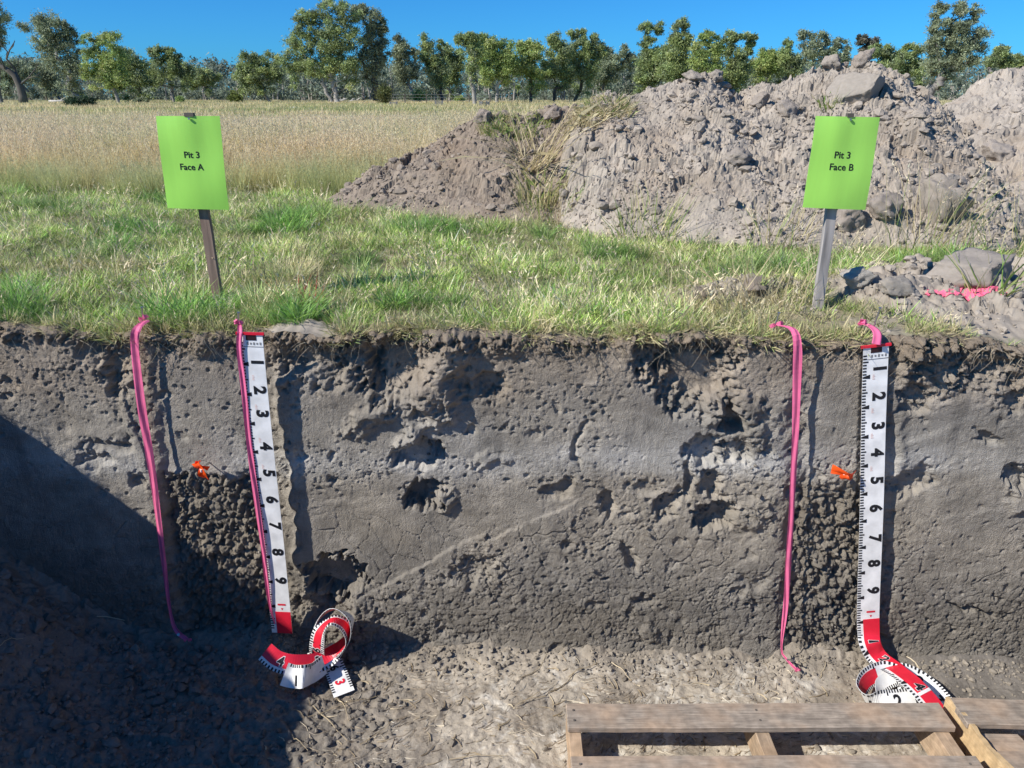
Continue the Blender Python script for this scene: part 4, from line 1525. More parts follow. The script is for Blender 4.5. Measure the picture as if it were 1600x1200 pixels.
# tall dry grass of the paddock
T1, T2, T3 = (.76, .62, .36), (.84, .71, .43), (.66, .55, .30)
tall_specs = []
for k in range(8):
    tall_specs.append(dict(n=26, spread=.11, hmin=.28, hmax=.50, lean=.32, wid=.0055, cols=[T1, T2, T2, T3], curl=.35, heads=.8))
for k in range(4):
    tall_specs.append(dict(n=30, spread=.12, hmin=.14, hmax=.34, lean=.5, wid=.007, cols=[T1, T3, (.48, .52, .22), (.42, .49, .20)], curl=.6))
tall_coll = tuft_collection("tall_tufts", tall_specs, M['tall'], 62)
rng = np.random.default_rng(75)
n = 20000
d_ = 5.2 + 13.0 * rng.uniform(0, 1, n) ** 1.7
x = rng.uniform(-1, 1, n) * (d_ * .72 + .5)
y = d_ + CAMY
edge = 5.75 + .45 * pn(x * .9, x * 0, 76) + .2 * pn(x * 3, y * 3, 77)
ok = d_ > edge
ok &= np.maximum.reduce([heapA.h(x, y), heapB.h(x, y), heapC.h(x, y)]) < .02
x, y, d_ = x[ok], y[ok], d_[ok]
n = len(x)
pick = np.where(rng.uniform(0, 1, n) < .72, rng.integers(0, 8, n), rng.integers(8, 12, n))
ramp_in = .55 + .45 * sstep(0, 1.3, d_ - 5.8)
s = rng.uniform(.72, 1.08, n) * ramp_in * (1 - .35 * sstep(12, 18, d_)) * (1 + .15 * pn(x * .6, y * .6, 79))
rot = np.stack([rng.normal(0, .12, n), rng.normal(0, .12, n), rng.uniform(0, 6.28, n)], -1)
tint = np.clip(.08 + .5 * fbm(x * .5, y * .8, 78, 3) + .45 * sstep(1.3, .0, d_ - 5.8), 0, .85)
shade = rng.uniform(.8, 1.25, n)
scatter_gn("tall_dry_grass", np.stack([x, y, ground_h(x, y)], -1), rot, np.stack([s, s, s], -1), pick, tint, shade, tall_coll)

# far paddock: sparse, bigger tussocks to 110 m
far_specs = [dict(n=40, spread=.5, hmin=.10, hmax=.26, lean=.5, wid=.03, cols=[T2, T1, (.64, .55, .30)], curl=.4) for k in range(5)]
far_specs += [dict(n=40, spread=.5, hmin=.08, hmax=.22, lean=.5, wid=.03, cols=[(.30, .36, .14), (.38, .41, .17), T3], curl=.4) for k in range(4)]
far_coll = tuft_collection("far_tufts", far_specs, M['tall'], 63)
rng = np.random.default_rng(80)
n = 15000
d_ = 17 + 100 * rng.uniform(0, 1, n) ** 1.5
x = rng.uniform(-1, 1, n) * (d_ * .75)
y = d_ + CAMY
gp = fbm(x * .05, np.log(d_) * 7, 81, 3)
pick = np.where(gp + rng.normal(0, .25, n) > .02, rng.integers(5, 9, n), rng.integers(0, 5, n))
s = rng.uniform(.7, 1.3, n) * (1 + .004 * d_)
rot = np.stack([rng.normal(0, .05, n), rng.normal(0, .05, n), rng.uniform(0, 6.28, n)], -1)
scatter_gn("paddock_grass", np.stack([x, y, ground_h(x, y)], -1), rot, np.stack([s, s, s], -1), pick,
           np.clip(.1 + .4 * gp, 0, .6), rng.uniform(.75, 1.2, n), far_coll)

# strands and roots along the lip, straw on the floor --------------------------------
def strands(name, items, mat):
    """items: (points, width, colour); flat thin strips, two crossed, as one stuff object"""
    V, Q, C, off = [], [], [], 0
    for pts, w, col in items:
        pts = np.asarray(pts, float)
        m_ = len(pts)
        t = np.gradient(pts, axis=0)
        t /= np.linalg.norm(t, axis=1)[:, None] + 1e-9
        ref = np.array([.31, .52, .80])
        a_ = np.cross(t, ref)
        a_ /= np.linalg.norm(a_, axis=1)[:, None] + 1e-9
        b_ = np.cross(t, a_)
        taper = np.linspace(1, .45, m_)[:, None] * w * .5
        for k_ in (a_, b_):
            V.append(np.stack([pts - k_ * taper, pts + k_ * taper], 1).reshape(-1, 3))
            i = np.arange(m_ - 1) * 2
            Q.append(np.stack([i, i + 1, i + 3, i + 2], 1) + off)
            C.append(np.repeat(np.array(col)[None], m_ * 2, 0))
            off += m_ * 2
    o = link(name, mesh_np(name, np.concatenate(V), np.concatenate(Q), colors=np.concatenate(C)), mat)
    tag(o, kind='stuff')
    return o


rr = random.Random(9)
items = []
for i in range(1150):
    x = rr.uniform(-1.7, 1.75)
    dens = 0.35 + .65 * max(0, math.sin(x * 5.1) * .5 + .5)
    if .15 < x < .62 or 1.25 < x < 1.75:
        dens = 1
    if rr.random() > dens:
        continue
    L = rr.uniform(.015, .06) * (1.9 if rr.random() < .15 else 1)
    z0 = float(lip(np.array([x]))[0]) - rr.uniform(-.006, .05) * rr.random() ** .6
    y0 = face_y(x, z0) - .002
    dx, dy = rr.gauss(0, .45), -rr.uniform(.0, .30)
    pts = []
    for k in range(5):
        t = k / 4
        pts.append((x + dx * L * t + .25 * L * math.sin(3 * t + i), y0 + dy * L * t * (1 - .4 * t), z0 - L * t * (.5 + .5 * t)))
    c = rr.choice([(.44, .36, .26), (.34, .27, .19), (.56, .48, .34), (.24, .19, .13), (.62, .54, .40)])
    items.append((pts, rr.uniform(.0010, .0024), c))
strands("hanging_roots", items, M['straw'])

items = []
_r = np.random.default_rng(44)
n = 4000                                                 # shreds of old straw trodden into the floor
_x, _y = _r.uniform(-.62, 1.30, n), _r.uniform(-.88, -.10, n)
_k = ~((_x > 1.0) & (_y > -.40)) & (pn(_x * 4, _y * 5, 139) > _r.uniform(-.7, .25, n))
_x, _y = _x[_k], _y[_k]
n = len(_x)
_L, _w = _r.uniform(.008, .040, n), _r.uniform(.0010, .0042, n)
_a = .55 + 1.3 * pn(_x * 3.5, _y * 3.5, 140) + _r.normal(0, .45, n)
_T = np.array([-.5, 0, .5])[None]
_px = _x[:, None] + np.cos(_a[:, None] + .3 * _T) * _L[:, None] * _T
_py = _y[:, None] + np.sin(_a[:, None] + .3 * _T) * _L[:, None] * _T
_pz = floor_h(_px, _py)[0] + .0012
_cc = [(.58, .52, .42), (.52, .45, .35), (.68, .63, .54), (.36, .29, .21), (.46, .38, .28), (.28, .22, .16)]
for i in range(n):
    items.append((np.stack([_px[i], _py[i], _pz[i]], -1), _w[i], _cc[int(_r.integers(0, 6))]))
for i in range(450):                                     # loose fibres on top
    x = rr.uniform(-.75, 1.75)
    y = rr.uniform(-.90, -.06)
    if x > 1.1 and y > -.38 and rr.random() < .85:
        continue
    L = rr.uniform(.015, .06) * (2.6 if rr.random() < .05 else 1)
    a_ = rr.uniform(0, math.pi)
    pts = []
    for k in range(4):
        t = k / 3 - .5
        px, py = x + math.cos(a_ + .4 * t) * L * t, y + math.sin(a_ + .4 * t) * L * t
        pts.append((px, py))
    hz = floor_h(np.array([p[0] for p in pts]), np.array([p[1] for p in pts]))[0]
    pts = [(p[0], p[1], float(h_) + .003) for p, h_ in zip(pts, hz)]
    c = rr.choice([(.62, .53, .38), (.52, .43, .29), (.70, .62, .48), (.33, .26, .17), (.42, .33, .21)])
    items.append((pts, rr.uniform(.0018, .0055), c))
for (ua, va, ub, vb) in ((455, 1150, 478, 1175), (480, 1125, 590, 1090), (490, 1110, 545, 1160), (815, 1105, 870, 1065), (520, 1075, 545, 1130),
                         (160, 1005, 255, 988), (20, 1105, 60, 1085), (890, 1060, 935, 1040), (700, 1190, 790, 1184), (955, 1040, 985, 1060),
                         (560, 1165, 640, 1120), (60, 975, 130, 985), (850, 1090, 800, 1110)):
    p, q = PZ(ua, va, FLOOR), PZ(ub, vb, FLOOR)
    pts = []
    for k in range(7):
        t = k / 6
        m_ = p.lerp(q, t)
        mx_, my_ = m_.x + .006 * math.sin(5 * t + ua), m_.y
        pts.append((mx_, my_, floor_z(mx_, my_) + .006 + .008 * math.sin(math.pi * t)))
    items.append((pts, .0035, rr.choice([(.60, .50, .34), (.50, .41, .27)])))
strands("straw_litter", items, M['straw'])

# =====================================================================
# TREES
# =====================================================================
def leaf_mesh_data(rng, centers, sig, n_each, size, tones, flat=.78):
    m_ = len(centers)
    tot = m_ * n_each
    P = np.repeat(centers, n_each, 0)
    g = rng.normal(size=(tot, 3))
    g *= np.clip(rng.gamma(3.2, .30, (tot, 1)), 0, 1.75) / (np.linalg.norm(g, axis=1)[:, None] + 1e-9)
    S = np.repeat(sig, n_each)[:, None]
    P = P + g * S * np.array([1, 1, flat])
    P[:, 2] -= .10 * S[:, 0] * (np.hypot(g[:, 0], g[:, 1])) ** 2
    dr = rng.normal(size=(tot, 3)) * np.array([1, 1, .7]) + np.array([0, 0, -.6])
    dr /= np.linalg.norm(dr, axis=1)[:, None]
    sd_ = np.cross(dr, rng.normal(size=(tot, 3)))
    sd_ /= np.linalg.norm(sd_, axis=1)[:, None] + 1e-9
    L = size * rng.uniform(.6, 1.4, tot)[:, None]
    a_ = P - dr * L * .5
    b_ = P + dr * L * .5
    V = np.stack([a_ + sd_ * L * .20, b_, a_ - sd_ * L * .20], 1).reshape(-1, 3)
    Q = (np.arange(tot) * 3)[:, None] + np.arange(3)[None]
    ct = np.array(tones)[rng.integers(0, len(tones), m_)] * (1 + .22 * rng.normal(size=(m_, 1)))
    C = np.repeat(ct, n_each, 0) * (1 + .22 * rng.normal(size=(tot, 1)))
    return V, Q, np.repeat(np.clip(C, .012, .6), 3, 0)


LEAF_GREEN = [(.315, .385, .155), (.265, .340, .145), (.360, .425, .165), (.290, .345, .180)]
LEAF_GREY = [(.305, .350, .215), (.350, .390, .240), (.270, .315, .200)]
LEAF_FAR = [(.230, .275, .200), (.265, .305, .230), (.210, .250, .185)]  # greyed tones: the haze over the far wood is put into the colour
LEAF_BRIGHT = [(.375, .465, .150), (.325, .430, .145), (.405, .475, .175)]
LEAF_DULL = [(.170, .165, .120), (.200, .185, .135), (.140, .145, .105)]


def tree(label, base, lobes, d, seed, tones=LEAF_GREEN, bark='bark_grey', r0=.17, nclump=26, leaves=100, trunk=None, stems=1, name="eucalyptus_tree", dens=1.0, group='gum trees across the paddock'):
    """base: photo pixel of the foot; lobes: (u, v, ru, rv) of the crown; d: metres away"""
    rng = np.random.default_rng(seed)
    rp = random.Random(seed)
    B = PY(base[0], 0, d)
    gx_, gy_ = B.x, d + CAMY
    gz_ = float(ground_h(np.array([gx_]), np.array([gy_]))[0]) - .05
    root = empty(name, (gx_, gy_, gz_))
    tag(root, label, 'tree', group)
    o3 = Vector((gx_, gy_, gz_))
    px = (PY(801, 150, d) - PY(800, 150, d)).length
    area = sum(l[2] * l[3] for l in lobes)
    cs, sg = [], []
    for (u, v, ru, rv) in lobes:
        c = PY(u, v, d) - o3
        k = max(4, int(round(3.4 * nclump * ru * rv / area)))
        for _ in range(k):
            g = rng.normal(size=3)
            g *= rng.uniform(.25, 1) ** .45 / np.linalg.norm(g)
            dn = rv * px * rng.uniform(.4, 2.0) if rng.uniform() < .17 else 0.0
            sh = .7 if dn else .95
            cs.append([c.x + g[0] * ru * px * sh, c.y + g[1] * ru * px * .8, max(c.z - dn + g[2] * rv * px * .95, .16 * c.z + .3)])
            sg.append(px * min(ru, rv) * rng.uniform(.16, .40) + .09)
    cs, sg = np.array(cs), np.array(sg)
    # skeleton: trunk nodes then every clump joined to the best earlier node
    nodes, par = [], []
    zlow = cs[:, 2].min()
    ztop = cs[:, 2].max()
    starts = []
    for s_ in range(stems):
        ang = rp.uniform(-.4, .4)
        fx = (s_ - (stems - 1) / 2) * .55
        nodes.append(Vector((fx, rp.uniform(-.2, .2) * (stems > 1), 0)))
        par.append(-1)
        cur = len(nodes) - 1
        tgt = Vector(cs[rng.integers(0, len(cs))]) if stems > 1 else Vector((cs[:, 0].mean(), cs[:, 1].mean(), ztop))
        zt = max(zlow * .8, .22 * ztop)
        if trunk and s_ == 0:
            tp = [PY(u, v, d) - o3 for u, v in trunk]
        else:
            tp = []
            for k in range(1, 5):
                t = k / 4
                tp.append(nodes[cur].lerp(Vector((fx + (tgt.x - fx) * .35, tgt.y * .3, zt)), t) + Vector((rp.gauss(0, .06 * zt), 0, 0)) * (.5 if k < 4 else 0))
        for p in tp:
            nodes.append(p)
            par.append(cur)
            cur = len(nodes) - 1
    order = np.argsort([np.linalg.norm(c - np.array(nodes[-1])) for c in cs])
    leafn = []
    for i in order:
        c = Vector(cs[i])
        best, bc = 0, 1e9
        for j in range(len(nodes)):
            dv = c - nodes[j]
            up = -dv.z
            cost = dv.length + max(0, up) * 2.2 + (3.0 if nodes[j].z < zlow * .35 else 0)
            if cost < bc:
                best, bc = j, cost
        a_ = nodes[best]
        m1 = a_.lerp(c, .5) + Vector((rp.gauss(0, .07), rp.gauss(0, .07), rp.uniform(-.02, .10))) * (c - a_).length
        nodes.append(m1)
        par.append(best)
        nodes.append(c)
        par.append(len(nodes) - 2)
        leafn.append(len(nodes) - 1)
    cnt = [0] * len(nodes)
    for l in leafn:
        j = l
        while j >= 0:
            cnt[j] += 1
            j = par[j]
    tot = max(cnt)
    rad = [max(.022, r0 * (max(c, 1) / tot) ** .72) for c in cnt]
    roots = [j for j in range(len(nodes)) if par[j] < 0]
    rootof = []
    for j in range(len(nodes)):
        rootof.append(j if par[j] < 0 else rootof[par[j]])
    mbs = {r_: MB() for r_ in roots}
    for j in range(len(nodes)):
        if par[j] >= 0:
            mb = mbs[rootof[j]]
            ra = rad[par[j]] if cnt[par[j]] < cnt[j] * 2.2 else rad[j] * 1.25
            if par[par[j]] < 0:
                ra *= 1.3
            mb.tube([nodes[par[j]], nodes[j]], [ra, rad[j]], 5, cap=False)
    for mb in mbs.values():
        mb.build("trunk", M[bark], root, smooth=True)
    V, Q, C = leaf_mesh_data(rng, cs, sg, int(leaves * 1.45 * dens), .0023 * d + .02, tones)
    link("crown", mesh_np("crown", V, tris=Q, colors=C, smooth=False), M['leaf'], root)
    return root


TR = [
    ("gum tree cut off by the left edge of the photo", (-32, 165), [(-8, 22, 20, 26), (-12, 55, 16, 26), (-30, 60, 25, 30)], 72, dict(tones=LEAF_GREY)),
    ("tall leaning gum with pale forked trunk near the left edge", (110, 158), [(58, 38, 26, 13), (82, 42, 26, 22), (72, 65, 22, 18), (100, 40, 14, 12), (92, 92, 28, 24), (112, 65, 14, 22), (108, 110, 22, 18)], 84,
     dict(tones=LEAF_GREY, bark='bark', r0=.30, nclump=44, trunk=[(109, 145), (107, 130), (104, 118)])),
    ("bright bushy gum just right of the tall leaning one", (158, 161), [(144, 66, 18, 11), (176, 62, 16, 14), (150, 92, 22, 18), (180, 92, 20, 20), (172, 118, 22, 14), (140, 112, 12, 14)], 80, dict(tones=LEAF_BRIGHT, bark='bark', nclump=36)),
    ("dark bushy gum on a cluster of grey trunks", (196, 158), [(196, 92, 24, 16), (212, 112, 22, 22), (186, 124, 24, 14), (225, 130, 14, 14)], 86, dict(bark='bark_dark', stems=3, nclump=30)),
    ("gum with two rounded tops left of the Face A sign", (249, 156), [(250, 82, 17, 9), (270, 84, 12, 10), (262, 104, 24, 14), (288, 112, 18, 12), (242, 118, 14, 12)], 90, dict(bark='bark', nclump=30)),
    ("low gum above the left corner of the Face A sign", (303, 155), [(312, 120, 26, 12), (330, 120, 16, 11), (296, 128, 14, 10)], 112, dict(nclump=20)),
    ("gum with spreading crown left of the tallest tree", (404, 153), [(388, 98, 20, 14), (415, 92, 22, 12), (403, 116, 30, 14), (380, 122, 16, 14), (432, 112, 14, 14)], 96, dict(nclump=34, stems=2, bark='bark')),
    ("tallest gum in the tree line with white forked trunks", (508, 158), [(464, 34, 14, 12), (484, 28, 18, 12), (522, 10, 26, 12), (505, 38, 26, 20), (545, 24, 18, 16), (472, 66, 26, 16), (510, 68, 30, 20), (462, 94, 24, 20), (540, 60, 24, 20), (500, 104, 32, 16), (540, 98, 22, 18)], 88,
     dict(tones=LEAF_GREEN, bark='bark', r0=.30, nclump=86, stems=3, leaves=95)),
    ("dark trunked gum touching the tallest gum on its right", (578, 158), [(562, 18, 14, 10), (580, 32, 16, 16), (598, 40, 9, 16), (585, 62, 22, 16), (598, 82, 10, 14), (580, 95, 22, 22)], 90, dict(bark='bark_dark', r0=.36, nclump=40, tones=LEAF_GREY)),
    ("slim gum with forked white trunk and a bare spike", (642, 153), [(624, 62, 9, 9), (628, 82, 15, 16), (632, 108, 18, 18), (650, 84, 5, 14)], 94, dict(bark='bark', nclump=26, tones=LEAF_GREY)),
    ("upright gum right of the slim forked one", (682, 153), [(666, 66, 11, 12), (672, 88, 15, 14), (690, 72, 7, 11), (682, 110, 20, 18)], 95, dict(bark='bark_dark', nclump=28, stems=2)),
    ("gum with whitish trunk left of the pale slender one", (698, 152), [(704, 84, 16, 14), (714, 100, 16, 16), (700, 116, 18, 14)], 100, dict(bark='bark', nclump=24)),
    ("pale slender gum with high tufted crown", (739, 163), [(722, 62, 10, 9), (736, 60, 14, 8), (742, 78, 12, 10), (738, 104, 9, 10)], 66, dict(bark='bark', r0=.18, nclump=20)),
    ("bright round crowned gum above the low soil heap", (776, 162), [(762, 66, 24, 12), (755, 88, 22, 16), (785, 76, 20, 14), (795, 100, 16, 18), (772, 108, 24, 12)], 78, dict(tones=LEAF_BRIGHT, bark='bark', nclump=46)),
    ("green gum just right of the bright round one", (831, 163), [(818, 72, 16, 10), (832, 80, 20, 14), (816, 102, 20, 16), (842, 112, 18, 13)], 80, dict(tones=LEAF_BRIGHT, bark='bark_dark', nclump=32)),
    ("gum with dark trunk and pointed top behind the tall stems", (868, 163), [(868, 62, 12, 10), (874, 84, 20, 16), (862, 108, 20, 14), (885, 112, 12, 14)], 82, dict(bark='bark_dark', nclump=32)),
    ("wide dense gum left of the grassy sod", (897, 161), [(902, 54, 16, 7), (922, 62, 16, 9), (905, 78, 22, 14), (932, 82, 14, 13), (912, 106, 26, 16)], 84, dict(tones=LEAF_GREEN, bark='bark_dark', nclump=44, stems=2)),
    ("hazy grey green gum above the grassy sod", (950, 156), [(946, 84, 14, 12), (972, 78, 9, 11), (958, 100, 24, 16), (940, 118, 18, 12), (985, 96, 12, 12)], 104, dict(tones=LEAF_GREY, nclump=34)),
    ("tall narrow gum with two small tufts on top", (1020, 152), [(1010, 44, 10, 9), (1029, 44, 7, 9), (1014, 66, 13, 9), (1022, 94, 24, 18), (1015, 118, 24, 14)], 82, dict(nclump=40)),
    ("tall dense gum left of the heap's first peak", (1060, 152), [(1064, 40, 14, 9), (1066, 60, 18, 14), (1055, 84, 24, 18), (1052, 112, 26, 18)], 80, dict(nclump=48)),
    ("bright gum behind the left peak of the pale heap", (1110, 152), [(1108, 58, 16, 9), (1096, 76, 18, 12), (1120, 84, 14, 16), (1092, 100, 16, 14), (1116, 116, 18, 14)], 78, dict(tones=LEAF_BRIGHT, nclump=36)),
    ("gum with a thin leaning top behind the pale heap", (1150, 152), [(1138, 60, 14, 10), (1156, 56, 13, 7), (1176, 62, 11, 8), (1170, 78, 6, 10), (1150, 84, 20, 14), (1152, 116, 22, 18)], 82, dict(nclump=38, tones=LEAF_GREEN, bark='bark_dark')),
    ("lower gum in the dip of the pale heap crest", (1202, 152), [(1200, 84, 15, 10), (1192, 104, 22, 14), (1218, 100, 16, 14)], 86, dict(nclump=30, tones=LEAF_BRIGHT)),
    ("narrow gum with a pointed top above the pale heap", (1236, 152), [(1232, 66, 6, 11), (1228, 88, 13, 12), (1242, 102, 14, 14)], 84, dict(nclump=22)),
    ("feathery gum with many thin pale stems", (1275, 152), [(1256, 56, 8, 10), (1276, 54, 14, 7), (1292, 60, 8, 8), (1312, 68, 14, 9), (1270, 76, 22, 14), (1300, 86, 20, 12), (1322, 82, 9, 10)], 76, dict(tones=LEAF_GREY, bark='bark', stems=5, r0=.16, nclump=40, leaves=60)),
    ("dark topped tree behind the highest clod", (1356, 152), [(1346, 62, 10, 6), (1364, 66, 10, 6), (1356, 80, 12, 10)], 96, dict(tones=LEAF_DULL, nclump=16)),
    ("flat topped gum right of the highest clod", (1385, 152), [(1376, 78, 18, 8), (1396, 84, 14, 9), (1385, 104, 18, 14)], 92, dict(nclump=28)),
    ("round green gum left of the big sparse tree", (1425, 152), [(1424, 78, 18, 9), (1412, 96, 16, 14), (1432, 108, 16, 14)], 88, dict(nclump=30, tones=LEAF_GREEN)),
    ("big sparse gum with greyish bare top above the right heap", (1474, 152), [(1462, 16, 9, 10), (1478, 12, 12, 8), (1500, 14, 13, 11), (1524, 16, 8, 12), (1468, 40, 15, 12), (1496, 42, 22, 14), (1466, 68, 20, 14), (1500, 70, 24, 16), (1530, 62, 15, 16), (1462, 98, 20, 14), (1500, 96, 26, 12), (1474, 118, 12, 8)], 62,
     dict(tones=LEAF_GREY, bark='bark_grey', nclump=80, r0=.34, leaves=80)),
    ("young gum at the right of the big sparse tree", (1560, 152), [(1566, 82, 12, 9), (1552, 94, 12, 9), (1574, 98, 10, 8)], 84, dict(nclump=22)),
    ("gum tip showing over the right heap at the edge", (1594, 152), [(1594, 90, 12, 6), (1604, 98, 14, 8)], 90, dict(nclump=14)),
    ("low grey gum behind the dead tree at far left", (18, 158), [(20, 108, 24, 14), (44, 116, 14, 14), (2, 124, 18, 12)], 112, dict(tones=LEAF_GREY, nclump=26)),
    ("grey gum behind the leaning gum's trunk", (66, 158), [(62, 112, 18, 14), (78, 124, 14, 12)], 116, dict(tones=LEAF_GREY, nclump=20)),
]
for i, (lab, base, lobes, d, kw) in enumerate(TR):
    tree(lab, base, lobes, d, 700 + i, **kw)

# the dead tree at far left: bare crooked limbs
D = 70.0
b0 = PY(38, 0, D)
dead = empty("dead_tree", (b0.x, D + CAMY, 0))
tag(dead, "bare dead tree with a dark curved trunk at the left edge", 'tree')


def dp(u, v, yo=0):
    p = PY(u, v, D)
    return Vector((p.x - b0.x, yo, p.z))


mb = MB()
mb.tube([dp(38, 166), dp(36, 150), dp(31, 134), dp(23, 118), dp(10, 108), dp(-6, 100), dp(-22, 88)], [.42, .33, .30, .26, .2, .15, .08], 7)
mb.build("trunk", M['bark_dark'], dead, smooth=True)
for pts, r in (([(27, 126), (20, 108), (12, 92), (16, 78), (20, 64)], .13), ([(12, 92), (8, 80), (4, 70), (-4, 62)], .07), ([(16, 78), (24, 72), (20, 62)], .05),
               ([(31, 134), (44, 122), (52, 108), (60, 100)], .10), ([(44, 122), (56, 120), (64, 112)], .05), ([(10, 108), (4, 92), (-2, 78)], .08),
               ([(20, 108), (28, 98), (27, 84)], .05), ([(-6, 100), (-8, 82), (0, 62), (8, 58)], .06)):
    m2 = MB()
    m2.tube([dp(u, v, .3 * math.sin(u)) for u, v in pts], [r * (1 - .75 * k / (len(pts) - 1)) for k in range(len(pts))], 5)
    m2.build("branch", M['bark_dark'], dead, smooth=True)

# far wood behind: reads as one mass
rng = np.random.default_rng(90)
rp = random.Random(90)
Vs, Qs, Cs, off = [], [], [], 0
mbw = MB()
for i in range(300):
    d = rp.uniform(122, 215)
    u = rp.uniform(-150, 1750)
    x0 = PY(u, 150, d).x
    ht = rp.uniform(5.0, 8.6) * d / 165
    k = 10
    c = np.stack([x0 + rng.normal(0, 1.7, k), np.full(k, d + CAMY) + rng.normal(0, 1.5, k), rng.uniform(.30, .95, k) * ht], -1)
    c[:3, 2] = rng.uniform(.3, 1.9, 3)
    c[:3, 0] += rng.normal(0, 2.8, 3)
    V, Q, C = leaf_mesh_data(rng, c, rng.uniform(.7, 1.4, k), 66, .62, LEAF_FAR)
    Vs.append(V)
    Qs.append(Q + off)
    Cs.append(C)
    off += len(V)
    for s_ in range(rp.choice((1, 2, 3))):
        bx_ = x0 + rp.uniform(-.8, .8)
        mbw.tube([(bx_, d + CAMY, -.2), (bx_ + rp.uniform(-.3, .3), d + CAMY, ht * .35), (bx_ + rp.uniform(-1, 1), d + CAMY, ht * .75)], [.17, .13, .06], 4, cap=False)
wood_o = link("distant_wood", mesh_np("distant_wood", np.concatenate(Vs), tris=np.concatenate(Qs), colors=np.concatenate(Cs), smooth=False), M['leaf'])
tag(wood_o, kind='stuff')
tw = mbw.build("distant_tree_trunks", M['bark'], wood_o, smooth=True)
tag(tw, kind='stuff')


# bushes, logs, guards in the paddock
def bush(label, u, v, ru, rv, d, seed, tones, nclump=12):
    rng = np.random.default_rng(seed)
    p = PY(u, v, d)
    z0 = float(ground_h(np.array([p.x]), np.array([d + CAMY]))[0])
    root = empty("bush", (p.x, d + CAMY, z0))
    tag(root, label, 'bush', 'bushes in the paddock')
    px = d / 1200 * .95
    g = rng.normal(size=(nclump, 3))
    g /= np.linalg.norm(g, axis=1)[:, None]
    cs = g * np.array([ru * px, ru * px * .8, rv * px]) * .7
    cs[:, 2] += rv * px * 1.0
    cs[:, 2] = np.maximum(cs[:, 2], rv * px * .3)
    V, Q, C = leaf_mesh_data(rng, cs, np.full(nclump, rv * px * .55), 150, .0022 * d + .03, tones)
    link("foliage", mesh_np("foliage", V, tris=Q, colors=C, smooth=False), M['leaf'], root)
    mb = MB()
    for c in cs:
        mb.tube([(0, 0, 0), tuple(c)], [.03, .012], 4, cap=False)
    mb.build("stems", M['bark_dark'], root, smooth=True)


DK = [(.045, .085, .040), (.035, .070, .034), (.060, .100, .05)]
bush("wide dark green bush in the paddock at the left", 128, 168, 26, 9, 50, 1, DK, 22)
bush("round yellowish bush standing alone left of centre", 601, 158, 9, 14, 74, 2, [(.16, .17, .06), (.13, .15, .05)], 14)
bush("rounded lime bush under the left trees", 367, 152, 9, 9, 96, 3, [(.17, .21, .06), (.14, .19, .05)], 10)
bush("small bright bush left of the Face A sign", 282, 160, 7, 6, 78, 4, LEAF_BRIGHT, 8)
bush("small lime bush right of the leaning gum", 121, 153, 7, 9, 90, 5, [(.20, .26, .06), (.15, .22, .05)], 8)
bush("low olive bush under the dark bushy gum", 222, 160, 12, 5, 84, 6, LEAF_GREY, 10)
bush("small round bush by the slim gums", 657, 150, 8, 13, 92, 7, LEAF_BRIGHT, 12)
bush("low bush left of the pale slender gum", 718, 156, 8, 5, 88, 8, LEAF_BRIGHT, 8)

p = PZ(462, 172, 0)
lg = MB()
lg.tube([p + Vector((-.32, 0, .07)), p + Vector((-.1, .02, .09)), p + Vector((.12, 0, .08)), p + Vector((.34, .03, .07))], [.07, .085, .08, .06], 8)
o = lg.build("log", M['log'], smooth=True)
tag(o, "short whitish log lying in the open paddock", 'log')
p = PZ(92, 162, 0)
lg = MB()
lg.tube([p + Vector((-1.0, 0, .2)), p + Vector((-.2, .1, .22)), p + Vector((1.1, 0, .3))], [.16, .15, .1], 7)
lg.tube([p + Vector((.1, 0, .24)), p + Vector((.9, .2, .75))], [.07, .03], 5)
o = lg.build("log", M['log'], smooth=True)
tag(o, "pale fallen log under the leaning gum", 'log')
for (u, v, L, lab, sd) in ((535, 160, 3.2, "pile of fallen branches under the tallest gum", 1), (205, 157, 2.0, "grey fallen branches by the dark bushy gum", 2)):
    p = PZ(u, v, 0)
    rp = random.Random(sd)
    lg = MB()
    for k in range(9):
        q = p + Vector((rp.uniform(-.5, .5) * L, rp.uniform(-.5, .5), .08))
        a_ = rp.uniform(-.5, .5)
        l2 = rp.uniform(.7, 1.7)
        lg.tube([q, q + Vector((l2 * .5, .1, .18 + .1 * k % .3)), q + Vector((l2 * math.cos(a_), l2 * math.sin(a_), .15 + rp.uniform(0, .5)))], [.08, .06, .02], 5)
    o = lg.build("fallen_branches", M['log'], smooth=True)
    tag(o, lab, 'branches', kind='stuff' if False else None)

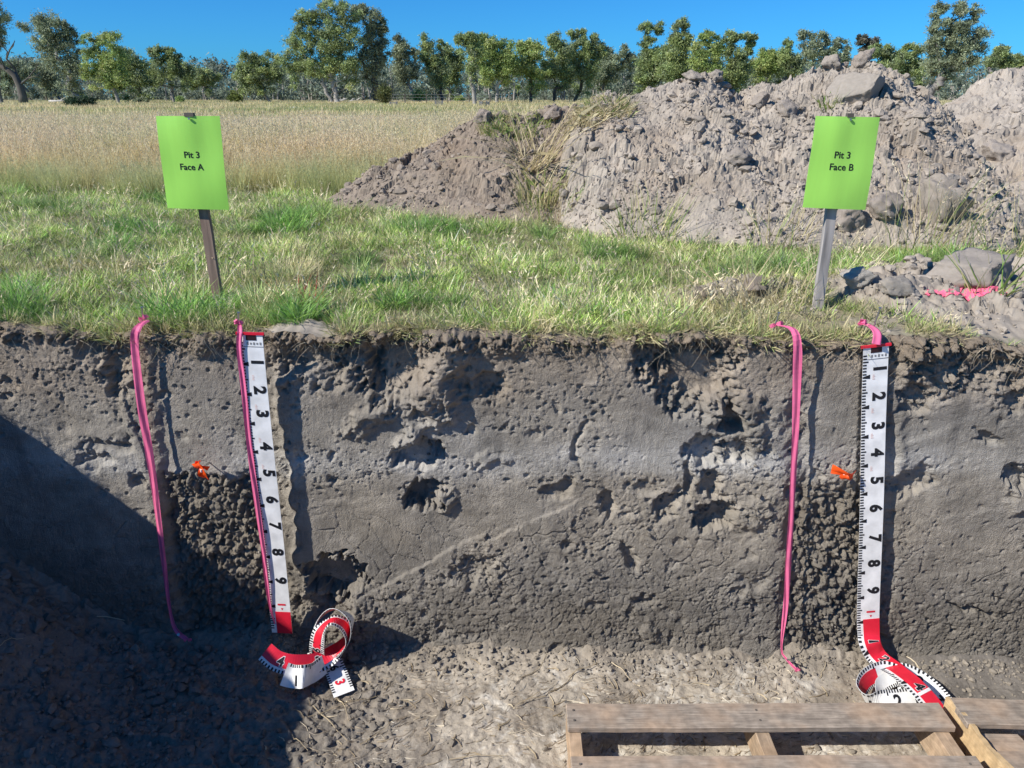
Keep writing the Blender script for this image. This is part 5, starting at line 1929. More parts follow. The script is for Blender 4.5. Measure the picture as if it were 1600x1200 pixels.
for k, (u, v, w_, h_, lab) in enumerate(((615, 166, .50, .34, "left one of three grey wire tree guards"), (686, 167, .50, .42, "middle one of three grey wire tree guards"),
                                         (757, 169, .48, .42, "right one of three grey wire tree guards, nearest the heap"))):
    p = PZ(u, v, 0)
    z0 = float(ground_h(np.array([p.x]), np.array([p.y]))[0])
    root = empty("tree_guard", (p.x, p.y, z0), .2 * k)
    tag(root, lab, 'tree guard', 'wire tree guards in the paddock')
    for sx in (-1, 1):
        for sy in (-1, 1):
            MB().box((sx * w_ / 2, sy * w_ / 2, h_ / 2), (.05, .05, h_ + .08)).build("post", M['wire'], root)
    for (ax, sg_) in ((0, -1), (0, 1), (1, -1), (1, 1)):
        m_ = MB()
        for j in range(6):
            t = -w_ / 2 + w_ * j / 5
            c = (t, sg_ * w_ / 2, h_ / 2) if ax == 0 else (sg_ * w_ / 2, t, h_ / 2)
            m_.box(c, (.022, .022, h_))
        for j in range(5):
            zz = h_ * (j + .5) / 5
            c = (0, sg_ * w_ / 2, zz) if ax == 0 else (sg_ * w_ / 2, 0, zz)
            m_.box(c, (w_, .018, .022) if ax == 0 else (.018, w_, .022))
        m_.build("wire_panel", M['wire'], root)

p0, p1 = PZ(600, 163.5, 0), PZ(800, 163.5, 0)
fence = empty("paddock_fence", tuple(p0))
tag(fence, "thin wire fence on dark posts in front of the trees", 'fence')
for k in range(7):
    q = (p1 - p0) * (k / 6)
    MB().box((q.x, q.y, .45), (.09, .09, 1.0)).build("post", M['bark_dark'], fence)
mw = MB()
for zz in (.35, .62, .88):
    mw.tube([(0, 0, zz), (p1.x - p0.x, p1.y - p0.y, zz)], .010, 4)
o = mw.build("wire", M['wire'], fence)

# =====================================================================
# GRASS CLUMPS ON THE HEAPS (each one a thing)
# =====================================================================
def clump(label, u, v, n, spread, hmin, hmax, lean, cols, seed, wid=.005, curl=.5, heads=0.0, squash=(1, 1), dz=0.0, sod=False, name="grass_clump"):
    p = hit(u, v)
    rng = np.random.default_rng(seed)
    V, Q, T, C = blades_np(rng, n, spread, hmin, hmax, lean, wid, cols, curl, heads=heads)
    V[:, 0] *= squash[0]
    V[:, 1] *= squash[1]
    # blades sit on the real surface below them
    H = np.maximum.reduce([heapA.h(p.x + V[:, 0], p.y + V[:, 1]), heapB.h(p.x + V[:, 0], p.y + V[:, 1]), ground_h(p.x + V[:, 0], p.y + V[:, 1])])
    low = V[:, 2] < .02
    V[:, 2] += dz + np.where(low, H - p.z, np.clip(H - p.z, -.25, .25) * .6)
    o = link(name, mesh_np(name, V, Q, T, C), M['clump'])
    o.location = p
    tag(o, label, 'grass clump', 'grass clumps on the soil heaps')
    return o


DRY = [(.58, .49, .29), (.50, .41, .23), (.68, .59, .36), (.40, .33, .19)]
MIX = [(.40, .40, .14), (.30, .36, .11), (.52, .45, .24), (.22, .31, .08)]
GRN = [(.20, .32, .08), (.26, .36, .09), (.34, .38, .12), (.50, .45, .23)]
clump("green sod patch on the left of the low heap", 810, 208, 420, .18, .03, .11, 1.0, GRN + MIX, 1, squash=(1.2, .8))
clump("yellowish sod on the low heap's left crest", 772, 200, 160, .11, .03, .10, 1.0, MIX, 2)
clump("shaggy dry sod hanging between the two heaps", 948, 172, 420, .15, .03, .12, 1.1, DRY + MIX, 3, curl=1.2, squash=(1.1, .8))
clump("dry tuft hanging over the pale heap's left shoulder", 918, 190, 170, .09, .04, .13, 1.2, DRY, 4, curl=1.4)
clump("tangle of fallen dry stalks in the gap between heaps", 830, 262, 90, .10, .18, .40, 1.6, DRY, 5, wid=.007, curl=.9)
clump("dry grass under the tangle of stalks", 842, 300, 170, .14, .05, .18, 1.0, DRY + MIX, 6)
clump("dry grass at the foot of the gap between heaps", 858, 335, 150, .16, .05, .18, .8, DRY + GRN, 7)
clump("left spray of tall yellow stems against the trees", 818, 170, 26, .10, .32, .62, .35, [(.45, .40, .19), (.52, .44, .22)], 8, wid=.006, curl=.2, heads=.8)
clump("right spray of tall yellow stems against the trees", 848, 170, 22, .09, .30, .60, .42, [(.45, .40, .19), (.52, .44, .22)], 9, wid=.006, curl=.2, heads=.8)
clump("upright dry stems on top of the grassy sod", 985, 142, 22, .12, .12, .30, .35, DRY, 10, wid=.005, heads=.3)
clump("thin green tuft at the heap foot left of centre", 1010, 380, 120, .16, .08, .24, .6, GRN, 11)
clump("tall seeding grass in front of the leaning slab", 1440, 395, 70, .18, .15, .42, .5, GRN + DRY, 12, wid=.004, heads=.5)
clump("tall seeding grass right of the large front clod", 1560, 400, 60, .20, .15, .45, .5, GRN + DRY, 13, wid=.004, heads=.5)
clump("small weed growing high on the pale heap", 1298, 165, 40, .05, .04, .12, .8, GRN, 14)
clump("grass blades leaning on the large flat topped clod", 1545, 455, 26, .07, .10, .24, 1.0, GRN, 15, wid=.006)
clump("dry stems at the foot of the heap left of the sign", 1215, 385, 60, .16, .12, .34, .5, DRY + GRN, 16, wid=.004, heads=.3)
clump("dry straw tuft left of the Face B stake", 1180, 480, 150, .17, .06, .20, .9, DRY, 17, wid=.004)
clump("green tuft at the left toe of the low heap", 520, 345, 220, .17, .06, .16, .8, GRN, 18)

# =====================================================================
# RIBBONS, TAPES, SIGNS
# =====================================================================
class Rib:
    """a strip following a smooth curve; W is its width direction"""

    def __init__(self, pts, wd, n=90):
        pts = [Vector(p) for p in pts]
        wd = [Vector(w).normalized() for w in wd]
        P, W = [], []
        m_ = len(pts) - 1

        def cr(a_, t):
            k = min(int(t), m_ - 1)
            f = t - k
            q = [a_[max(0, k - 1)], a_[k], a_[k + 1], a_[min(m_, k + 2)]]
            return .5 * ((2 * q[1]) + (q[2] - q[0]) * f + (2 * q[0] - 5 * q[1] + 4 * q[2] - q[3]) * f * f + (3 * q[1] - q[0] - 3 * q[2] + q[3]) * f ** 3)
        for i in range(n):
            t = m_ * i / (n - 1)
            P.append(cr(pts, t))
            W.append(cr(wd, t))
        self.P = P
        self.s = [0.0]
        for i in range(1, n):
            self.s.append(self.s[-1] + (P[i] - P[i - 1]).length)
        self.T, self.W, self.N = [], [], []
        for i in range(n):
            t = (P[min(i + 1, n - 1)] - P[max(i - 1, 0)]).normalized()
            w = W[i] - t * W[i].dot(t)
            w.normalize()
            self.T.append(t)
            self.W.append(w)
            self.N.append(t.cross(w))
        self.L = self.s[-1]
        self.sa = np.array(self.s)

    def at(self, s, w=0.0, o=0.0):
        i = int(np.clip(np.searchsorted(self.sa, s) - 1, 0, len(self.P) - 2))
        f = (s - self.s[i]) / max(1e-9, self.s[i + 1] - self.s[i])
        lp = self.P[i].lerp(self.P[i + 1], f) if 0 <= f <= 1 else self.P[i] + (self.P[i + 1] - self.P[i]) * f
        W = self.W[i].lerp(self.W[i + 1], min(max(f, 0), 1)).normalized()
        Nn = self.N[i].lerp(self.N[i + 1], min(max(f, 0), 1)).normalized()
        return lp + W * w + Nn * o


def strip(rib, s0, s1, w0, w1, o, thick, n=None, nw=2, fold=0.0, wfun=None, seed=0):
    """solid strip on a Rib between s0..s1 and w0..w1, front face at offset o"""
    n = n or max(2, int((s1 - s0) / .012) + 2)
    mb = MB()
    rows = []
    for i in range(n):
        s = s0 + (s1 - s0) * i / (n - 1)
        k = wfun(i / (n - 1)) if wfun else 1.0
        row_f, row_b = [], []
        for j in range(nw):
            t = j / (nw - 1)
            w = (w0 + (w1 - w0) * t)
            if wfun:
                c = (w0 + w1) / 2
                w = c + (w - c) * k
            ph = t * 1.15 + seed * .37 + .45 * math.sin(s * 4 + seed) + .15 * math.sin(s * 17 + seed)
            oo = o + fold * (abs((ph % 1.0) * 2 - 1) * 2 - 1)
            row_f.append(len(mb.v))
            mb.v.append(rib.at(s, w, oo))
            row_b.append(len(mb.v))
            mb.v.append(rib.at(s, w, oo - thick))
        rows.append((row_f, row_b))
    for i in range(n - 1):
        (a_, b_), (c_, d_2) = rows[i], rows[i + 1]
        for j in range(nw - 1):
            mb.f.append((a_[j], a_[j + 1], c_[j + 1], c_[j]))
            mb.f.append((b_[j + 1], b_[j], d_2[j], d_2[j + 1]))
        mb.f.append((b_[0], a_[0], c_[0], d_2[0]))
        mb.f.append((a_[-1], b_[-1], d_2[-1], c_[-1]))
    for (row_f, row_b) in (rows[0], rows[-1]):
        for j in range(nw - 1):
            mb.f.append((row_f[j], row_b[j], row_b[j + 1], row_f[j + 1]))
    return mb


_txt = {}


def text2d(s, size, bold=.02):
    """flat outline of a text, centred, as (points, faces)"""
    if (s, size, bold) in _txt:
        return _txt[(s, size, bold)]
    cu = bpy.data.curves.new("lettering", 'FONT')
    cu.body = s
    cu.size = 1.0
    cu.align_x = 'CENTER'
    cu.align_y = 'CENTER'
    cu.offset = bold
    cu.resolution_u = 3
    ob = bpy.data.objects.new("lettering", cu)
    COL.objects.link(ob)
    dg = bpy.context.evaluated_depsgraph_get()
    dg.update()
    me = bpy.data.meshes.new_from_object(ob.evaluated_get(dg))
    pts = np.array([(v_.co.x, v_.co.y) for v_ in me.vertices])
    fs = [tuple(p_.vertices) for p_ in me.polygons]
    c = (pts.min(0) + pts.max(0)) / 2
    hgt = pts[:, 1].max() - pts[:, 1].min()
    pts = (pts - c) * size
    bpy.data.objects.remove(ob)
    bpy.data.curves.remove(cu)
    bpy.data.meshes.remove(me)
    _txt[(s, size, bold)] = (pts, fs)
    return pts, fs


TW = 0.074


def digit(rib, ch, s, parent, mat, w=.0135, size=.054, o=.0009, outline=None):
    """a figure printed sideways on the tape: it reads down the tape, its top to the right edge"""
    if outline is not None:
        pts, fs = text2d(ch, size, .075)
        mb = MB()
        mb.v = [rib.at(s + a_ * .95, w + b_ * .95, o) for a_, b_ in pts]
        mb.f = fs
        bk = mb.build("number_outline", outline, parent)
        o += .0005
    pts, fs = text2d(ch, size, .045)
    mb = MB()
    mb.v = [rib.at(s + a_ * 1.0, w + b_ * .95, o) for a_, b_ in pts]
    mb.f = fs
    return mb.build("number", mat, parent)


def ticks(rib, s0, s1, parent, mat, side=-1, skip=()):
    mb = MB()
    k0 = int(math.ceil(s0 / .01))
    for k in range(k0, int(s1 / .01)):
        s = k * .01
        ln = .011
        if k % 10 == 5:
            ln = .016
        b = len(mb.v)
        h = .0024
        if k % 10 == 0:
            ln = .022
            e0 = side * TW / 2
            e1 = e0 - side * ln
            mb.v += [rib.at(s - h, e0, .0008), rib.at(s + h, e0, .0008), rib.at(s + .005, e1, .0008), rib.at(s - .009, e1, .0008)]
        else:
            e0 = side * TW / 2
            e1 = e0 - side * ln
            mb.v += [rib.at(s - h, e0, .0008), rib.at(s + h, e0, .0008), rib.at(s + h, e1, .0008), rib.at(s - h, e1, .0008)]
        mb.f.append((b, b + 1, b + 2, b + 3))
    o = mb.build("graduation_marks", mat, parent)
    o['kind'] = 'stuff'
    return o


def nail(p, d, L, r, parent=None):
    d = Vector(d).normalized()
    mb = MB()
    mb.tube([p - d * L * .4, p + d * L * .6], r, 7)
    mb.tube([p + d * L * .6, p + d * (L * .6 + .002)], r * 2.2, 8)
    return mb.build("nail", M['steel'], parent, smooth=False)


def knot(p, mat, parent, seed, size=.02, tails=2, name="knot"):
    """small crumpled bow of flagging"""
    rp = random.Random(seed)
    mb = MB()
    for k in range(2 + tails):
        a_ = rp.uniform(0, 6.28)
        d = Vector((math.cos(a_), -.25 + .2 * rp.random(), math.sin(a_) * .7))
        q = p + d * size * rp.uniform(.8, 1.6)
        b = len(mb.v)
        side = d.cross(Vector((0, 1, 0))).normalized() * size * .45
        m_ = p.lerp(q, .5) + Vector((0, -size * .5, size * .3))
        mb.v += [p - side * .3, p + side * .3, m_ + side, m_ - side, q + side * .7, q - side * .8 + Vector((0, .3 * size, 0))]
        mb.f += [(b, b + 1, b + 2, b + 3), (b + 3, b + 2, b + 4, b + 5)]
    return mb.build(name, mat, parent, smooth=False)


def tape(pts, wd, label, n_ribbons):
    pass


# ---------------- left measuring tape
e = .048
top, bot = PF(391, 521, e), PF(441, 989, e)
XW = Vector((1, -SLOPE, 0))
ribL = Rib([top, top.lerp(bot, .3) + Vector((0, -.004, 0)), top.lerp(bot, .65) + Vector((0, .004, 0)), bot], [XW] * 4, 60)
tapeL = empty("measuring_tape", tuple(top))
tag(tapeL, "white and red measuring tape hanging beside the left pink ribbons, its end curled below", 'tape measure', 'measuring tapes hanging down the pit face')


def unparent_fix(root):
    """children were built in world space: keep them there"""
    for ch in root.children:
        ch.matrix_parent_inverse = Matrix.Translation(-Vector(root.location))


RED0 = 1.017
sL = RED0 if False else None


def s_at_v(rib, v):
    best, bs = 0, 1e9
    for i, p in enumerate(rib.P):
        u_, v_ = proj(p.x, p.y, p.z)
        if abs(v_ - v) < bs:
            best, bs = i, abs(v_ - v)
    return rib.s[best]


def hanging_print(rib, root, rows, vred, extra_end):
    s_red = s_at_v(rib, vred)
    strip(rib, 0, rib.L, -TW / 2, TW / 2, 0, .0012, int(rib.L / .008)).build("tape_strip", M['white'], root)
    ticks(rib, .025, rib.L - .01, root, M['ink'])
    for ch, v in rows:
        digit(rib, ch, s_at_v(rib, v), root, M['ink'])
    digit(rib, "1", s_red - .030, root, M['red'], w=.008, size=.038)
    mb = MB()
    s_ = s_red - .011
    mb.v = [rib.at(s_ - .005, .004, .0009), rib.at(s_ - .005, .012, .0009), rib.at(s_ + .004, .008, .0009)]
    mb.f = [(0, 1, 2)]
    mb.build("arrow_mark", M['red'], root)
    strip(rib, s_red, min(rib.L, extra_end), -TW / 2 + .020, TW / 2, .0012, .0008, int((min(rib.L, extra_end) - s_red) / .006)).build("red_band", M['red'], root)
    for v in (598, 646, 690, 735):
        s = s_at_v(rib, v - 5)
        mb = MB()
        for j in range(4):
            a_ = rib.at(s + j * .0045 - .01, -.008, .0008)
            mb.v += [a_, rib.at(s + j * .0045 - .01, -.002 + .002 * (j % 2), .0008), rib.at(s + j * .0045 - .0085, -.002 + .002 * (j % 2), .0008), rib.at(s + j * .0045 - .0085, -.008, .0008)]
            b = len(mb.v) - 4
            mb.f.append((b, b + 1, b + 2, b + 3))
        mb.build("faint_print", M['faint'], root)
    # metal end: red bar over a slot painted dark, with the maker's line below
    MBx = strip(rib, -.004, .004, -TW / 2 - .007, TW / 2 + .006, .004, .006)
    MBx.build("end_bar", M['red'], root)
    strip(rib, .004, .022, -TW / 2 + .022, TW / 2 - .020, .0010, .0006).build("end_slot", M['slot_shade'], root)  # flat dark strip: the shade inside the slot is painted on
    mb = strip(rib, .0415, .0428, -TW / 2 + .012, TW / 2, .0009, .0004)
    mb.build("printed_line", M['ink'], root)
    lm = MB()
    for k in range(5):
        w = -.014 + .010 * k
        b = len(lm.v)
        h = .003 if k % 2 else .0042
        lm.v += [rib.at(.032 - h, w, .0008), rib.at(.032 - h, w + .005, .0008), rib.at(.032 + h, w + .005, .0008), rib.at(.032 + h, w, .0008)]
        lm.f.append((b, b + 1, b + 2, b + 3))
    lm.build("maker_mark", M['wire'], root)
    return s_red


hanging_print(ribL, tapeL, [("1", 565), ("2", 605), ("3", 650), ("4", 694), ("5", 738), ("6", 781), ("7", 823), ("8", 863), ("9", 904)], 953, 9)


# the curled rest of the left tape, lying against the foot of the face
def FP(u, v, h):
    """point h above the real pit floor on a sight line"""
    z = FLOOR
    for _ in range(6):
        p = PZ(u, v, z + h)
        z = floor_z(p.x, min(p.y, yface(p.x)))
    return PZ(u, v, z + h)


def coil_piece(pts, wd, root, name, red, digits=(), tk=(-1,), redw=(-.5, .5), w=TW, red_s=None, n=80, redside=1):
    rib = Rib(pts, wd, n)
    strip(rib, 0, rib.L, -w / 2, w / 2, 0, .0012, n).build(name, M['white'], root)
    if red:
        a_, b_ = red_s or (0.0, 1.0)
        for sd_ in ((1, -1) if redside == 0 else (redside,)):
            strip(rib, rib.L * a_, rib.L * b_, w * redw[0], w * redw[1], .0008 if sd_ > 0 else -.0014, .0005, n).build("red_band", M['red'], root)
    for s_ in tk:
        mb = MB()
        for k in range(1, int(rib.L / .01)):
            s = k * .01
            ln = .018 if k % 10 == 0 else .010
            for off_ in (.0011, -.0024):
                b = len(mb.v)
                e0, e1 = s_ * w / 2, s_ * (w / 2 - ln)
                mb.v += [rib.at(s - .0024, e0, off_), rib.at(s + .0024, e0, off_), rib.at(s + .0024, e1, off_), rib.at(s - .0024, e1, off_)]
                mb.f.append((b, b + 1, b + 2, b + 3))
        o = mb.build("graduation_marks", M['ink'], root)
        o['kind'] = 'stuff'
    for (ch, f, wv, size, mt, ol, side) in digits:
        pts2, fs = text2d(ch, size, .03)
        s = rib.L * f
        if ol:
            q2, f2 = text2d(ch, size, .075)
            mb = MB()
            mb.v = [rib.at(s + a_, wv + side * b_, side * .0014 - (.0012 if side < 0 else 0)) for a_, b_ in q2]
            mb.f = f2
            mb.build("number_outline", M['white'], root)
        mb = MB()
        mb.v = [rib.at(s + a_, wv + side * b_, side * .0020 - (.0012 if side < 0 else 0)) for a_, b_ in pts2]
        mb.f = fs
        mb.build("number", mt, root)
    return rib


# a: red band from the left end along the floor, up into a loop that leans on the face, and down again
coil_piece([FP(414, 1018, .125), FP(433, 1033, .11), FP(462, 1039, .085), FP(500, 1034, .075), PF(529, 1014, .13), PF(548, 990, .12), PF(547, 966, .11), PF(523, 952, .10), PF(499, 968, .10), PF(489, 995, .11), PF(487, 1020, .12), FP(495, 1036, .03)],
           [Vector((.45, .45, .75)), Vector((.15, .6, .8)), Vector((0, .65, .75)), Vector((-.05, .75, .7)), Vector((-.2, .9, .25)), Vector((-.1, 1, -.1)), Vector((0, 1, -.5)), Vector((.0, .85, -.75)), Vector((-.15, .95, -.5)), Vector((-.25, .95, -.1)), Vector((-.2, .9, .3)), Vector((0, .8, .5))],
           tapeL, "coil_strip", True, digits=(("4", .09, .004, .044, M['ink'], True, 1), ("3", .27, .004, .044, M['ink'], True, 1)), tk=(-1,), redw=(-.24, .5), red_s=(0, .95), w=.066)
# b: the inner loop, its outside red towards the viewer
coil_piece([FP(497, 1034, .03), PF(495, 1012, .15), PF(500, 988, .15), PF(517, 970, .14), PF(537, 976, .13), PF(545, 994, .13), PF(536, 1012, .14), FP(512, 1026, .05), FP(482, 1034, .04)],
           [Vector((.9, -.3, .1)), Vector((.9, -.35, .1)), Vector((.8, -.5, .3)), Vector((.1, -1, .1)), Vector((-.2, -1, 0)), Vector((-.2, -1, 0)), Vector((-.2, -.9, -.2)), Vector((0, -.8, -.4)), Vector((0, -.7, -.6))],
           tapeL, "coil_strip", True, digits=(("6", .14, .0, .044, M['ink'], True, -1),), tk=(-1, 1), redw=(-.26, .26), red_s=(.03, .93), w=.058, redside=0)
# c: white outside of the turn nearest the viewer
coil_piece([FP(444, 1053, .085), FP(458, 1057, .080), FP(474, 1057, .07), FP(490, 1051, .065), FP(507, 1038, .06)],
           [Vector((.05, .5, .85)), Vector((.05, .5, .85)), Vector((.1, .5, .85)), Vector((.2, .5, .85)), Vector((.3, .5, .8))],
           tapeL, "coil_strip", False, digits=(("1", .26, -.012, .046, M['ink'], False, 1),), tk=(1,), w=TW)
# d: white end lying flat
coil_piece([FP(505, 1012, .05), FP(515, 1030, .040), FP(524, 1047, .026), FP(538, 1084, .014)],
           [Vector((1, .18, .0)), Vector((1, .18, 0)), Vector((1, .16, 0)), Vector((1, .16, 0))],
           tapeL, "coil_strip", False, digits=(("3", .76, .0, .044, M['red'], False, 1), ("6", .46, .0, .040, M['ink'], False, 1)), tk=(-1, 1), w=.070)
unparent_fix(tapeL)

# ---------------- right measuring tape
e = .024
topR, botR = PF(1369, 540, e), PF(1357, 940, e)
ribR = Rib([topR, topR.lerp(botR, .25) + Vector((0, .002, 0)), topR.lerp(botR, .6) + Vector((0, -.003, 0)), botR, PF(1357, 985, e + .004), PF(1360, 1008, e + .030), FP(1374, 1030, .055), FP(1399, 1047, .085), FP(1424, 1066, .100), FP(1449, 1092, .090), FP(1470, 1120, .06)],
           [XW, XW, XW, XW, XW, Vector((1, .15, .15)), Vector((.9, .45, .25)), Vector((.85, .5, .0)), Vector((.85, .45, 0)), Vector((.85, .4, 0)), Vector((.85, .4, 0))], 170)
tapeR = empty("measuring_tape", tuple(topR))
tag(tapeR, "white and red measuring tape hanging left of the right pit end, its coil behind the pallet", 'tape measure', 'measuring tapes hanging down the pit face')
tapeR['label'] = "white and red measuring tape below the Face B sign, coiled behind the pallet"
hanging_print(ribR, tapeR, [("1", 578), ("2", 621), ("3", 665), ("4", 710), ("5", 754), ("6", 798), ("7", 840), ("8", 881), ("9", 919)], 967, 9)
for ch, v in (("1", 1003), ("2", 1033)):
    digit(ribR, ch, s_at_v(ribR, v), tapeR, M['ink'], outline=M['white'], size=.046, o=.0020)
digit(ribR, "4", s_at_v(ribR, 1075), tapeR, M['ink'], outline=M['white'], size=.050, o=.0020, w=.01)
mb = strip(ribR, s_at_v(ribR, 1080), s_at_v(ribR, 1080) + .010, -TW / 2 + .020, TW / 2, .0019, .0005)
mb.build("white_gap", M['white'], tapeR)
# right loop, white with figures, its outer edge up
coil_piece([FP(1386, 1052, .045), FP(1412, 1050, .05), FP(1440, 1063, .045), FP(1464, 1085, .035), FP(1478, 1108, .03), FP(1470, 1130, .03)],
           [Vector((.3, .9, .35)), Vector((.45, .8, .35)), Vector((.7, .6, .35)), Vector((.85, .4, .3)), Vector((.95, .1, .3)), Vector((.9, -.2, .3))],
           tapeR, "coil_strip", False, digits=(("8", .34, -.008, .050, M['ink'], False, 1), ("7", .62, -.010, .050, M['ink'], False, 1)), tk=(1,), w=.066)
# left loop standing on edge, red inside, white outside
coil_piece([FP(1412, 1062, .05), FP(1384, 1050, .06), FP(1356, 1060, .055), FP(1345, 1080, .045), FP(1356, 1094, .045), FP(1390, 1096, .05), FP(1430, 1092, .05)],
           [Vector((.1, .6, .8)), Vector((-.1, .6, .8)), Vector((-.45, .3, .8)), Vector((-.55, .0, .8)), Vector((-.3, -.35, .85)), Vector((0, .75, .6)), Vector((.1, .75, .6))],
           tapeR, "coil_strip", True, digits=(("2", .84, .0, .054, M['ink'], False, 1), ("1", .62, -.01, .040, M['ink'], False, 1)), tk=(-1, 1), redw=(-.35, .28), red_s=(.24, .50), w=.070, redside=0)
# inner ring
coil_piece([FP(1376, 1086, .035), FP(1378, 1070, .045), FP(1398, 1060, .05), FP(1420, 1066, .045), FP(1430, 1082, .035)],
           [Vector((-.6, .1, .7)), Vector((-.5, .5, .7)), Vector((-.1, .8, .6)), Vector((.4, .6, .6)), Vector((.7, .2, .6))],
           tapeR, "coil_strip", False, tk=(-1,), w=.05)
unparent_fix(tapeR)


# ---------------- pink flagging ribbons
def pink_ribbon(pts, wids, label, seed, width=.032, wdir=XW, n=80, top_knot=None, bottom_nail=True):
    rib = Rib(pts, [Vector(wdir) + Vector((0, .12 * math.sin(1.9 * k_ + seed), 0)) for k_ in range(len(pts))], n)
    root = empty("flagging_ribbon", tuple(pts[0]))
    tag(root, label, 'ribbon', 'pink ribbons marking the sampled columns')
    xs_, ws_ = zip(*wids)
    strip(rib, 0, rib.L, -width / 2, width / 2, 0, .0005, n, nw=7, fold=.0022, wfun=lambda t: float(np.interp(t, xs_, ws_)), seed=seed).build("ribbon_strip", M['pink'], root, smooth=False)
    if top_knot:
        knot(Vector(top_knot), M['pink'], root, seed, .015, 2)
        nail(Vector(top_knot), (.15, -.1, 1), .06, .0022, root)
    if bottom_nail:
        nail(Vector(pts[-2]), (.3, -.8, .5), .05, .0022, root)
        knot(Vector(pts[-1]), M['pink'], root, seed + 3, .012, 1, name="tail")
    unparent_fix(root)
    return root


e = .026
lt = PF(213, 512, .03)
pink_ribbon([Vector((lt.x + .012, lt.y + .05, .022)), PF(214, 514, .034), PF(211, 545, e), PF(222, 640, e), PF(238, 740, e), PF(252, 850, e), PF(263, 935, e), PF(271, 975, .035), PF(280, 990, .045), PF(292, 999, .06)],
            [(0, .7), (.06, .9), (.3, .95), (.55, .75), (.8, .55), (.9, .32), (.96, .6), (1, .45)], "pink ribbon pinned left of the left measuring tape, reaching into the shadow", 2,
            width=.030, top_knot=(lt.x - .005, lt.y + .06, .026))
e = .026
rt = PF(1240, 512, .03)
pink_ribbon([Vector((rt.x - .02, rt.y + .06, .028)), PF(1238, 513, .02), PF(1246, 535, .045), PF(1245, 600, e), PF(1241, 720, e), PF(1235, 830, e), PF(1228, 940, e), PF(1221, 1012, .055), PF(1229, 1030, .075), PF(1244, 1046, .10)],
            [(0, .75), (.05, .75), (.12, .9), (.3, .7), (.5, .62), (.7, .68), (.86, .5), (.93, .16), (1, .3)], "pink ribbon pinned below the Face B sign, left of the right measuring tape", 5,
            width=.030, top_knot=(rt.x - .03, rt.y + .07, .03))
e = .050
p0_ = PF(374, 519, .045)
pink_ribbon([Vector((p0_.x - .01, p0_.y + .04, .022)), PF(375, 518, .052), PF(374, 545, e + .005), PF(381, 610, e + .004), PF(395, 740, e + .004), PF(410, 850, e + .004), PF(421, 940, e + .002), PF(429, 975, e)],
            [(0, .5), (.06, .7), (.3, .75), (.6, .75), (.85, .6), (.95, .35), (1, .2)], "narrow pink ribbon running along the edge of the left measuring tape", 7, width=.024,
            top_knot=(p0_.x - .012, p0_.y + .035, .024), bottom_nail=False)
# short pink tie that holds the right tape
q0 = PF(1368, 512, .0)
rt2 = empty("flagging_ribbon", tuple(q0))
tag(rt2, "short pink tie on a nail above the right measuring tape", 'ribbon', 'pink ribbons marking the sampled columns')
rb = Rib([Vector((q0.x - .03, q0.y + .05, .034)), Vector((q0.x - .004, q0.y + .035, .030)), PF(1370, 520, .02), PF(1369, 538, .042)], [XW] * 4, 24)
strip(rb, 0, rb.L, -.015, .015, 0, .0007, 24, nw=6, fold=.002, wfun=lambda t: float(np.interp(t, [0, .3, .6, 1], [.5, .7, .8, .9])), seed=4).build("ribbon_strip", M['pink'], rt2, smooth=True)
knot(Vector((q0.x - .024, q0.y + .05, .036)), M['pink'], rt2, 31, .016, 1)
nail(Vector((q0.x + .012, q0.y + .03, .045)), (.1, -.1, 1), .07, .0022, rt2)
unparent_fix(rt2)


# ---------------- orange flags on nails in the face
def orange_flag(u, v, seed, label):
    root = empty("flag_marker")
    p = PF(u, v, .0)
    p = PF(u, v, yface(p.x) - face_y(p.x, p.z) + .045)
    root.location = p
    tag(root, label, 'flag', 'orange flags marking the soil horizon')
    mb = MB()
    mb.tube([p + Vector((.004, .07, .0)), p + Vector((0, -.012, 0))], .0022, 7)
    mb.build("nail", M['steel'], root)
    rp = random.Random(seed)
    m2 = MB()
    if seed == 1:
        pcs = (([(-.016, .004, .013), (-.006, -.008, .015), (.004, -.013, .008), (.003, -.012, -.004), (.0, -.008, -.014), (.004, .0, -.026)], (.8, -.45, .25), .020),
               ([(-.018, .0, .012), (-.010, .006, .009), (.002, -.004, .006), (.014, .0, .0)], (.1, -.5, .85), .015))
    else:
        pcs = (([(-.024, .003, .007), (-.011, -.009, .006), (.004, -.013, -.001), (.015, -.008, -.005), (.029, .004, -.007)], (.15, -.45, .88), .021),
               ([(-.004, -.010, .0), (.003, -.014, -.008), (.010, -.008, -.014)], (.85, -.4, .2), .017))
    for k, (pts_, wd_, w0_) in enumerate(pcs):
        dr_ = k
        rb_ = Rib([p + Vector(q) * 1.4 for q in pts_], [Vector(wd_) + Vector((.25 * math.sin(2 * j + seed), .25 * math.cos(1.7 * j), 0)) for j in range(len(pts_))], 26)
        q_ = strip(rb_, 0, rb_.L, -w0_ * .72, w0_ * .72, 0, .0006, 26, nw=5, fold=.0020, seed=seed + dr_)
        bq = len(m2.v)
        m2.v += q_.v
        m2.f += [tuple(i + bq for i in f) for f in q_.f]
    m2.build("flag_ribbon", M['orange'], root)
    m3 = MB()
    m3.tube([p + Vector((.0, -.013, -.006)), p + Vector((.001, -.014, .004))], [.0035, .0045], 7)
    m3.build("knot", M['white'], root)
    unparent_fix(root)


orange_flag(317, 732, 1, "orange flag on a nail between the left ribbon and the left tape")
orange_flag(1316, 738, 2, "orange flag on a nail between the right ribbon and the right tape")


